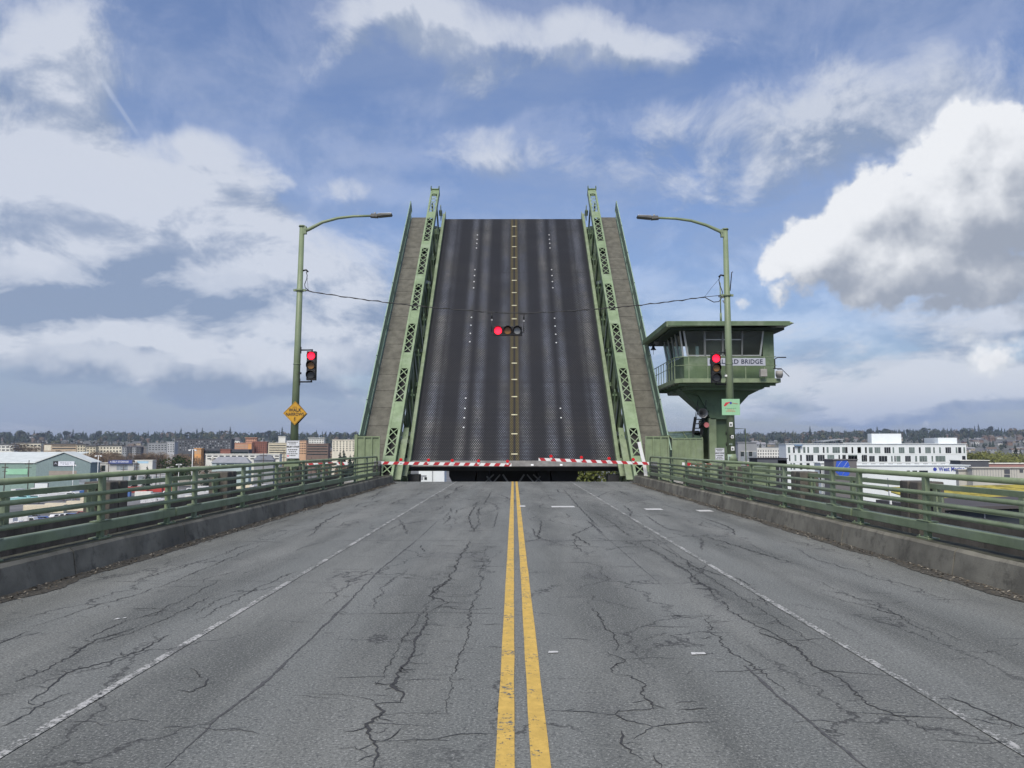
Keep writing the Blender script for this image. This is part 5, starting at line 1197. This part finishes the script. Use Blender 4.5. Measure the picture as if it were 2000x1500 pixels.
# right bank
YA = 260; gw = mat('sage_window', (.13,.17,.155), .2, var=.3, vscale=.4, spec=.7); dw = mat('black_window', (.018,.022,.026), .12, var=.3, vscale=.4)
R1 = [(832,858),(892,912),(948,978),(1012,1036),(1060,1080),(1130,1195),(1242,1260),(1286,1308),(1355,1440),(1468,1530),(1578,1596),(1648,1686),(1738,1755)]
R1b = [(0,25),(65,80),(122,157),(196,213),(234,270),(290,345),(385,445),(466,480),(526,580),(626,680),(722,740),(784,838),(862,877),(920,936),(982,1035),(1082,1097),(1105,1135),(1158,1172)]
R2 = [(845,860),(910,930),(975,995),(1045,1130),(1180,1262),(1295,1375),(1425,1442),(1470,1510),(1538,1645),(1700,1758)]
R2b = [(32,120),(164,215),(238,290),(332,412),(452,465),(483,495),(502,542),(588,642),(686,704),(728,802),(846,860),(885,980),(1145,1178)]
R3 = [(862,880),(895,918),(972,1000),(1050,1088),(1140,1176),(1208,1225)]
wn = []; rw = random.Random(8)
for a, b in R1: wn.append((1400+a/6, 1400+b/6, 873, 884.5, gw if rw.random() < .75 else dw))
for a, b in R1b: wn.append((1650+a/5, 1650+b/5, 873.5, 885, gw if rw.random() < .65 else dw))
for a, b in R2: wn.append((1400+a/6, 1400+b/6, 888.5, 900.5, dw if rw.random() < .7 else gw))
for a, b in R2b: wn.append((1650+a/5, 1650+b/5, 890.5, 901.5, dw if rw.random() < .6 else gw))
for a, b in R3: wn.append((1400+a/6, 1400+b/6, 904.5, 917, gw if rw.random() < .5 else dw))
for i in range(11): wn.append((1684+i*17, 1693+i*17, 905.5, 908, dw))
t, (x0, x1, zt) = bld('apartment_building', 'long white apartment building with irregular windows right of the tower', 1535, 1887, 867.5, YA, 24, whiteb, wins=wn)
q = MB(); q.box(W(1702,847,YA+6).x, W(1760,847,YA+6).x, YA+6, YA+9, zt, W(1702,847,YA+6).z); q.build('stair_head', whiteb, t); q = MB(); q.box(W(1832,855,YA+5).x, W(1869,855,YA+5).x, YA+5, YA+14, zt, W(1832,855,YA+5).z); q.build('stair_head', whiteb, t)
q = MB(); q.prism([(W(1607,862,YA+3).x, YA+3, W(1607,861.5,YA+3).z), (W(1648,857,YA+3).x, YA+3, W(1648,857,YA+3).z), (W(1648,857,YA+3).x, YA+3, W(1648,858.5,YA+3).z), (W(1607,862,YA+3).x, YA+3, W(1607,863,YA+3).z)], (0, 8, 0)); q.box(W(1640,862,YA+5).x, W(1646,862,YA+5).x, YA+5, YA+6, zt, W(1640,858.5,YA+5).z); q.box(W(1605,862,YA+5).x, W(1700,862,YA+5).x, YA+5, YA+12, zt, W(1640,864,YA+5).z); q.build('roof_canopy', greyb, t)
q = MB()
for z in (886.8, 902.5): q.box(x0-.02, x1, YA-.04, YA-.004, W(1700,z+.3,YA).z, W(1700,z-.3,YA).z)
q.build('floor_band', offw, t)
q = MB()
for rr_ in wn:
    if rr_[1]-rr_[0] > 8:
        for f in (.33, .66): x = W(rr_[0]+(rr_[1]-rr_[0])*f, rr_[2], YA).x; q.box(x-.06, x+.06, YA-.09, YA-.052, W(rr_[0], rr_[3], YA).z, W(rr_[0], rr_[2], YA).z)
q.build('mullion', greyb, t)
q = MB(); q.box(W(1551,869,YA).x, W(1566,869,YA).x, YA-1, YA-.01, W(1551,870.6,YA).z, W(1551,868.8,YA).z); q.build('lettering_band', cM('blue_band', (.12,.2,.3)), t)
YM = 200; t, (x0, x1, zt) = bld('marine_store', 'white store reading West Marine, in front of the long white apartments', 1673.5, 1893, 909.5, YM, 30, whiteb,
    wins=[(1682,1693,918,925,greyb),(1682,1694,932,941,greyb),(1716,1749,919,926,greyb),(1771,1777,919,930,dw),(1782,1791,919,930,dw),(1795,1812,919,923,dw),(1795,1812,925,930,greyb)], cat='shop', base=-19)
tm = thing('shop_lettering', 'dark blue West Marine lettering on the white store wall', 'lettering', tuple(W(1860,916,YM)))
text('West Marine', 1.5, (W(1858.5,917,YM).x, YM-.06, W(1860,916.5,YM).z), blueink, tm, bold=.04, sx=.80)
c = W(1826, 916.5, YM); q = MB(); q.cyl((c.x, YM-.06, c.z), (c.x, YM-.02, c.z), .52, n=6); q.build('logo', blueink, tm)
YB = 196; t, (x0, x1, zt) = bld('mural_building', 'dark grey block with a blue abstract mural, left of the white store', 1628, 1673, 898.5, YB, 20, cM('charcoal_render', (.11,.105,.105)), cat='building', base=-19)
bm_ = cM('mural_blue', (.02,.07,.38)); q = MB()
q.prism([(W(a,b,YB).x, YB-.05, W(a,b,YB).z) for a, b in ((1632.5,908),(1634,900.5),(1655,899.5),(1658,906),(1661,917),(1658,928),(1646,934),(1632,922))], (0,.03,0)); mu = q.build('mural', bm_, t)
q = MB(); ml = cM('mural_line', (.35,.38,.42))
for pts in (((1633,916),(1641,903),(1645,900)), ((1637,923),(1649,910),(1655,901)), ((1645,928),(1652,916),(1659,911))):
    q.tube([(W(a,b,YB).x, YB-.07, W(a,b,YB).z) for a, b in pts], .05, 4)
q.build('mural_line', ml, mu)
t, _ = bld('shop_kiosk', 'white shopfront with a blue name band beside the mural block', 1603, 1627, 905, 205, 14, whiteb, wins=[(1606,1621,910.5,916.5,cM('royal_blue', (.03,.05,.3))),(1600.5,1603,912,940,dw)], cat='shop', base=-19)
t = thing('colour_mural', 'red, orange and white painted shopfront panel left of the white kiosk', 'mural', tuple(W(1590,930,212)))
q = MB(); q.box(W(1576,930,212).x, W(1601,930,212).x, 212, 212.3, W(1590,940,212).z, W(1590,924.5,212).z, 0)
for i, (a, b, c_, d, m_) in enumerate(((1577,1580,925,936,1),(1581,1588,925,931,2),(1580.5,1585,931,938,1),(1588,1594,927,936,3),(1594,1599,926,938,2),(1586,1591,933,939,4),(1592,1596,925,929,3))):
    xa, xb_ = W(a,930,212).x, W(b,930,212).x; q.prism([(xa, 211.96-i*.005, W(a,d,212).z), (xb_-.2, 211.96-i*.005, W(a,d,212).z-.3), (xb_, 211.96-i*.005, W(a,c_,212).z), (xa+.3, 211.96-i*.005, W(a,c_,212).z+.2)], (0,.02,0), m_)
q.build('panel', [brick, cM('mural_yellow', (.55,.35,.04)), cM('mural_red', (.5,.06,.04)), whiteb, cM('mural_orange', (.5,.2,.04))], t)
bld('steel_clad_building', 'dark grey clad block with tall white-framed windows behind the tower foot', 1441, 1477.5, 864.5, 235, 22, greyb,
    wins=[(1446.5+i*8, 1453+i*8, y, y+9, pale if (i+y) % 2 else glass) for i in range(4) for y in (882, 891.5)]+[(1448,1477,881,881.8,offw),(1448,1477,900.8,901.6,offw)]+[(1465,1472,918,928,pale)], cat='building', base=-19)
t = thing('red_sign', 'small red shop sign on the grey clad block by the tower', 'sign', tuple(W(1469,907,233)))
q = MB(); q.box(W(1459.5,907,233).x, W(1478,907,233).x, 233, 233.4, W(1469,911.5,233).z, W(1469,902.5,233).z); q.build('sign_board', cM('crimson', (.32,.02,.05)), t)
q = MB(); bars(q, W(1469,907,233).x, 232.99, W(1469,906,233).z, 2.3, .25, 5, 9); bars(q, W(1469,907,233).x, 232.99, W(1469,909,233).z, 1.6, .2, 4, 3); q.build('lettering', cM('pink_letter', (.45,.12,.15)), t)
bld('apartment_block', 'distant white and grey apartment block left of the long white building', 1478.5, 1523, 876.5, 420, 20, offw, grid=(3,9,.5,.55,878,895), gm=mat('grey_window', (.12,.12,.125), .3))
bld('apartment_block', 'small pale distant block squeezed beside the long white building', 1524, 1534, 880, 480, 14, cM('rose_render', (.4,.33,.31)), grid=(3,2,.5,.5,882,895))
t, (x0, x1, zt) = bld('open_shed', 'black open fronted shed with a grey roof band beside the grey block', 1480, 1537, 896, 215, 26, cM('near_black', (.012,.013,.016)), wins=[(1479,1537,896.5,905,dgrey),(1519,1536,898.5,905,greyb),(1521.5,1523.5,906,945,greyb)], cat='shed', base=-19)
bld('steel_shed', 'beige ribbed metal shed with two dark windows at the far right', 1899, 2060, 914.5, 150, 6, cM('beige_steel', (.36,.35,.31)), wins=[(1961,1972,917,925.5,dgrey),(1961,1972,927,936,dgrey),(1991,1998,917,923,dgrey)]+[(1901+i*5.4,1901.5+i*5.4,915,936,greyb) for i in range(11)]+[(1975+i*5,1975.5+i*5,915,936,greyb) for i in range(3)], cat='shed', base=-19)
bld('steel_shed', 'lower beige shed end overlapping the store lettering', 1872, 1898.5, 918.5, 152, 3, cM('beige_steel', (.36,.35,.31)), cat='shed', base=-19)
bld('brick_hall', 'dark slate block with white coping behind the store', 1876, 1931, 900, 225, 18, dgrey, cap=offw, cat='building', base=-19)
bld('brick_hall', 'low red brick building with white roof edge at the right', 1931.5, 2060, 906, 232, 20, cM('pink_brick', (.26,.14,.12)), cap=offw, wins=[(1940,1943,903.5,906,dgrey),(1990,1993,903,906,dgrey)], cat='building', base=-19)
# dark glass building with a mossy roof
t = thing('glass_hall', 'dark low hall with a yellow mossy roof edge below the right railing', 'building', (65, 100, -19))
z1 = W(1900, 953, 105).z
q = MB(); q.box(55, 110, 100, 112, -19.5, -6.3); q.build('wall', cM('dark_glass_wall', (.03,.038,.045)), t)
q = MB(); q.prism([(53, 98.5, -6.29), (112, 98.5, -4.9), (112, 98.5, -4.5), (53, 98.5, -5.9)], (0, 15, 0)); q.build('roof', cM('dark_roof', (.05,.045,.045)), t)
q = MB(); q.prism([(60, 113.6, -6.4), (118, 113.6, -4.9), (118, 128, -3.9), (60, 128, -5.0)], (0, 0, .15)); q.build('green_roof', mat('sedum', (.30,.25,.04), .95, var=.5, vscale=.8), t)
q = MB(); 
for i in range(12): q.box(56+i*4.5, 56.15+i*4.5, 99.9, 99.99, -19, -6.6)
for z in (-10, -14): q.box(55, 110, 99.85, 99.895, z, z+.15)
q.build('mullion', greyb, t)

# ---------------------------------------------------------------- nearer trees
r = random.Random(77)
bt = [broad('bare_tree', 15, 13, twig, 1500, .28, 'bare brown tree among the town buildings on the left', 'tree', (0,0,0), s, group='bare brown trees in the town') for s in (11,12,13)]
def at(px, pyb, Y=None):
    if Y is None: p = G(px, pyb, -19); return p.x, p.y, -19
    x = W(px, pyb, Y).x; return x, Y, zg(x, Y)
for px, Y, s in [(158,640,1.1),(172,560,1.2),(186,540,1.1),(200,560,1.2),(214,520,1.0),(262,500,1.1),(275,520,1.1),(288,520,1.2),(300,500,1.1),(312,540,1.1),(352,520,1.2),(366,470,1.0),(378,450,1.1),(392,460,.9),(100,760,1.2),(112,740,1.3),(124,750,1.2),(138,700,1.2),(400,410,.8),(505,560,1.0),(548,470,.8),(440,640,1.0),(30,800,1.1),(620,520,.9),(636,500,.9)]+[(r.uniform(-20,700), r.uniform(560,1150), r.uniform(.8,1.25)) for _ in range(60)]+[(r.uniform(1440,1535), r.uniform(500,1100), r.uniform(.8,1.2)) for _ in range(8)]+[(r.uniform(178,420), r.uniform(455,580), r.uniform(.9,1.3)) for _ in range(26)]+[(r.uniform(420,700), r.uniform(440,520), r.uniform(.55,.9)) for _ in range(12)]+[(r.uniform(-20,700), r.uniform(700,1000), r.uniform(1.4,1.8)) for _ in range(26)]:
    place(r.choice(bt), *at(px, 900, Y), s)
g1 = broad('leafy_tree', 13, 15, mat('bright_foliage', (.05,.10,.015), .9, var=.4, vscale=.5), 1800, .45, 'round bright green tree behind the grey blank building', seed=20); place(g1, *at(343, 900, 400), 1.3)
yt_ = [broad('spring_tree', 14, 16, foliageY, 1500, .5, 'yellow-green spring tree at the foot of the hill', seed=s, group='yellow-green trees below the hill') for s in (31,32)]
for px, Y, s in [(1900,560,1.2),(1915,600,1.3),(1932,560,1.2),(1950,610,1.3),(1966,520,1.1),(1984,520,1.0),(2002,560,1.2),(1893,640,1.2),(1925,680,1.3),(1975,640,1.2),(1530,700,1.0),(340,720,.9),(470,560,.7),(492,520,.7),(1512,760,1.1)]: place(r.choice(yt_), *at(px, 900, Y), s)
dc = [conif('fir_tree', 20, 10, 'dark fir tree standing among the town buildings', s, 'dark firs in the town') for s in (41,42)]
for px, Y, s in [(24,560,.9),(664,470,.95),(671,450,1.0),(684,450,.85),(693,440,.95),(700,460,.8),(404,400,.6),(288,380,.6),(262,390,.5),(632,700,1.1),(640,720,1.2),(1984,700,1.2),(1994,640,1.0),(1474,900,1.2),(1486,880,1.3),(2008,660,1.2)]: place(r.choice(dc), *at(px, 900, Y), s)
hb = broad('hedge_bush', 6, 9, mat('olive_foliage', (.085,.10,.02), .9, var=.4, vscale=2), 1400, .28, 'olive green bush glimpsed through the gap under the raised leaf', 'bush', seed=50); hb.location = (W(1152,938,95).x, 95, W(1152,938,95).z-3.2); hb.scale = (.85,.85,1.0)
t, _ = bld('white_shed', 'small white industrial building glimpsed through the gap under the raised leaf', 818, 868, 905, 110, 12, whiteb, wins=[(822,833,928,931,greyb),(829,834,932,937,dw),(822,826,932,937,greyb)], cat='building', base=-21)
q = MB(); q.box(W(844.3,930,110).x, W(845,930,110).x, 109.8, 109.99, -15, W(844,905,110).z); q.build('corner_trim', greyb, t)

# ---------------------------------------------------------------- the boat yard: vehicles, boats and crates
def car(name, m, label, group):
    t = thing(name, label, 'car', (0,0,0), group)
    q = MB(); q.prism([(-2.2,-.85,.35),(2.2,-.85,.35),(2.25,-.85,.8),(1.4,-.85,.95),(-2.1,-.85,1.0),(-2.2,-.85,.7)], (0,1.7,0)); q.prism([(-1.9,-.75,1.0),(1.3,-.75,.95),(.7,-.75,1.42),(-1.5,-.75,1.45)], (0,1.5,0)); q.build('body', m, t, bevel=.05)
    q = MB(); q.prism([(-1.7,-.78,1.03),(1.1,-.78,1.0),(.65,-.78,1.34),(-1.4,-.78,1.36)], (0,1.56,0)); q.build('side_glass', glass, t)
    for x in (-1.4,1.35):
        for y in (-.85,.68): MB().cyl((x,y,.33),(x,y+.17,.33),.33,n=14).build('wheel', black, t)
    return t
def box_truck(name, m, label, group, L=7, H=3.0):
    t = thing(name, label, 'van', (0,0,0), group)
    MB().box(-L/2, L/2-1.8, -1.15, 1.15, .6, H).build('cargo_box', m, t, bevel=.04)
    q = MB(); q.prism([(L/2-1.75,-1.05,.5),(L/2,-1.05,.5),(L/2,-1.05,1.3),(L/2-.5,-1.05,2.2),(L/2-1.75,-1.05,2.2)], (0,2.1,0)); q.build('cab', m, t, bevel=.05)
    q = MB(); q.prism([(L/2-1.5,-1.08,1.35),(L/2-.2,-1.08,1.35),(L/2-.6,-1.08,2.0),(L/2-1.5,-1.08,2.0)], (0,2.16,0)); q.build('cab_glass', glass, t)
    for x in (-L/2+1.3, L/2-1):
        for y in (-1.12,.9): MB().cyl((x,y,.45),(x,y+.22,.45),.45,n=14).build('wheel', black, t)
    return t
def boat(name, m, label, group, L=9, cover=None):
    t = thing(name, label, 'boat', (0,0,0), group); n = 9; q = MB(); vs = []
    for i in range(n):
        f = i/(n-1); x = -L/2+L*f; w_ = 1.4*(1-max(0, (f-.45)/.55)**2.2)+.02; sh = 1.5+.45*f*f
        vs += [(x, -w_, sh+.9), (x, -w_*.8, 1.1+.5*f), (x, 0, .75+.9*max(0,f-.6)), (x, w_*.8, 1.1+.5*f), (x, w_, sh+.9)]
    q.add(vs, [(i*5+j, i*5+j+1, i*5+j+6, i*5+j+5) for i in range(n-1) for j in range(4)]+[(i*5+4, i*5, i*5+5, i*5+9) for i in range(n-1)]+[(0,1,2,3,4)]); q.build('hull', m, t)
    q = MB(); q.prism([(-L*.25,-.95,2.35),(L*.2,-.85,2.4),(L*.12,-.8,3.2),(-L*.22,-.85,3.3)], (0,1.8,0)); cb = q.build('cabin', cover or white, t)
    q = MB(); q.prism([(-L*.2,-.99,2.7),(L*.12,-.97,2.7),(L*.09,-.95,3.05),(-L*.18,-.97,3.1)], (0,1.95,0)); q.build('cabin_glass', glass, cb)
    q = MB()
    for x in (-L*.3, L*.15):
        for s in (-1,1): q.bar((x, s*1.3, 0), (x, s*.7, 1.15), .1, .1)
    q.build('stand', rust, t); return t
def container(name, m, label, group, L=12):
    t = thing(name, label, 'container', (0,0,0), group); q = MB(); q.box(-L/2, L/2, -1.2, 1.2, .1, 2.6)
    for i in range(int(L/.4)): x = -L/2+.2+i*.4; q.box(x, x+.16, -1.24, -1.202, .25, 2.5)
    q.build('body', m, t)
    q = MB()
    for x in (-L/2, L/2-.12): q.box(x, x+.12, -1.26, -1.241, .1, 2.6)
    q.build('corner_post', m, t); return t
cw = mat('car_white', (.6,.6,.6), .3); cb_ = mat('car_blue', (.04,.09,.3), .3); cg = mat('car_grey', (.12,.125,.13), .3); cr = mat('car_red', (.35,.03,.03), .3); ck = mat('car_black', (.015,.015,.017), .3)
cars = [car('parked_car', m_, f'{n_} car parked in the yard beyond the left railing', 'cars parked in the yard') for m_, n_ in ((cw,'white'),(cb_,'blue'),(cg,'grey'),(cr,'dark red'),(ck,'black'))]
trucks = [box_truck('box_van', cw, 'white box van parked in the boat yard', 'white vans in the yard'), box_truck('motor_home', offw, 'cream motor home parked in the boat yard', 'motor homes in the yard', 8, 3.1)]
boats = [boat('yard_boat', white, 'white boat on stands in the boat yard', 'white boats in the yard'), boat('yard_boat', cM('hull_blue', (.05,.12,.3)), 'blue hulled boat on stands in the boat yard', 'blue boats in the yard', 8), boat('yard_boat', cM('cover_teal', (.25,.45,.45)), 'boat under a pale teal cover in the boat yard', 'covered boats in the yard', 9, cM('cover_teal', (.25,.45,.45)))]
conts = [container('freight_container', cM('container_red', (.32,.04,.035)), 'red freight container seen between the rails left of centre', 'red containers in the yard'), container('freight_container', cM('container_cream', (.5,.45,.34)), 'cream freight container lying low in the yard behind the left railing', 'cream containers in the yard'), container('freight_container', cM('container_blue', (.06,.12,.28)), 'blue freight container in the yard behind the left railing', 'blue containers in the yard', 6)]
for px, py, k_, rz in [(262,962,0,.05),(292,961,0,.05),(322,959,0,.05),(88,1002,1,.12),(128,998,1,.1),(168,993,1,.1),(205,1004,1,.0),(190,978,1,.0),(470,955,1,0),(240,970,2,.2),(450,972,1,.05),(476,972,1,.05)]: x, y, z = at(px, py); place(conts[k_], x, y, z, 1, rz=rz)
for px, py, k_, rz in [(45,1026,0,.1),(20,974,0,1.2),(38,968,0,1.4),(78,966,0,.1),(95,966,1,0),(118,962,0,.2),(295,985,0,.4),(285,975,1,.1),(370,976,0,.4),(384,984,1,.3),(520,975,0,.2),(548,980,0,.2),(500,960,0,1.3),(520,958,0,1.5),(15,1035,0,.1),(400,962,0,.3),(430,985,0,.3),(330,990,0,.6)]: x, y, z = at(px, py); place(trucks[k_], x, y, z, 1, rz=rz)
for px, py, k_, rz in [(25,983,0,.2),(48,985,2,.1),(68,984,0,.4),(88,978,0,.1),(110,975,0,.2),(132,973,0,.1),(152,970,1,.1),(60,978,0,.3),(140,978,0,.4),(330,975,0,.2),(352,978,0,.3),(375,968,0,.1),(398,972,0,.2),(540,968,0,.1),(560,972,2,.2),(500,978,2,.1),(600,962,0,.1),(640,958,0,.2),(170,965,1,.4),(5,985,0,.2)]: x, y, z = at(px, py); place(boats[k_], x, y, z, 1, rz=rz)
for px, py, k_, rz in [(85,1018,1,.2),(110,1014,0,1.4),(120,1013,0,1.45),(130,1012,0,1.5),(142,1012,1,.1),(165,1008,3,.1),(185,1006,0,.2),(280,998,2,.3),(300,996,0,.4),(318,993,2,.2),(345,992,0,.1),(360,990,4,.3),(385,996,0,.4),(405,995,1,.4),(340,1000,1,.3),(60,1012,4,.3),(505,985,0,.3),(530,988,4,.4),(480,990,2,.2),(550,990,3,.1)]: x, y, z = at(px, py); place(cars[k_], x, y, z, 1, rz=rz)
# right hand yard
for px, py, k_, rz in [(1660,986,0,.2),(1690,985,4,.2)]:
    x, y, z = at(px, py); place(cars[k_], x, y, z, 1, f'{"white" if k_==0 else "black"} car parked below the right railing', 'cars parked below the right railing', rz=rz)
x, y, z = at(1712, 978); place(trucks[0], x, y, z, 1, 'white van parked below the right railing', rz=.3)
x, y, z = at(1668, 1000); place(trucks[0], x, y, z, .7, 'small white trailer in front of the mural block', rz=.2)
# poles and masts in the town
r = random.Random(14)
up = thing('utility_pole', 'dark wooden utility pole rising between the yard buildings', 'utility pole', (0,0,0), 'utility poles in the yard')
MB().cyl((0,0,0), (0,0,13), .18, .12, 8).build('pole', mat('pole_wood', (.06,.045,.035), .9), up)
q = MB(); q.box(-1.2,1.2,-.08,.08,11.6,11.8); q.box(-.9,.9,-.08,.08,10.4,10.55)
for x in (-1.1,-.6,.6,1.1): q.cyl((x,0,11.8),(x,0,12.05),.06,n=6)
q.build('crossarm', mat('pole_wood', (.06,.045,.035), .9), up)
for px, py, s in [(6,986,1.15),(53,975,1.2),(210,962,1.25),(239,962,1.0),(265,962,1.1),(304,958,1.3),(312,956,1.0),(414,950,1.2),(465,948,1.0),(513,952,1.4),(553,955,1.5),(607,948,1.2),(621,948,1.1),(633,948,1.1),(1472,960,.9)]:
    x, y, z = at(px, py); place(up, x, y, z, s, rz=r.uniform(-.3,.3))
lp_ = thing('yard_light', 'white twin headed floodlight pole in the yard', 'light pole', (0,0,0), 'white light poles in the yard')
MB().cyl((0,0,0), (0,0,16), .14, .10, 8).build('pole', white, lp_); q = MB(); q.box(-.9,.9,-.05,.05,15.9,16.0); q.box(-1.2,-.6,-.25,.25,15.5,15.9); q.box(.6,1.2,-.25,.25,15.5,15.9); q.build('lamp_head', white, lp_)
for px, py, s in [(188.5,975,1.1),(373,978,1.25),(347,980,.9),(140,985,.9)]: x, y, z = at(px, py); place(lp_, x, y, z, s, rz=.1)
tag(MB().bar((W(1740,990,60).x, 60, W(1740,990,60).z), (W(1735,934,60).x, 60, W(1735,934,60).z), .18, .12).build('white_spar', white), 'leaning white spar standing behind the right railing', 'spar')

# ---------------------------------------------------------------- haze over the far town
hm_ = bpy.data.materials.new('thin_haze'); hm_.use_nodes = True; nt_ = hm_.node_tree; nt_.nodes.clear(); k = N(nt_)
pv = k.n('ShaderNodeVolumePrincipled', {'Color': (.72,.82,1,1), 'Density': .00009, 'Anisotropy': .2})
ho = k.n('ShaderNodeOutputMaterial'); nt_.links.new(pv.outputs[0], ho.inputs['Volume'])
tag(MB().box(-9100, 9100, -500, 9100, -25, 85).build('haze', hm_), kind='stuff')
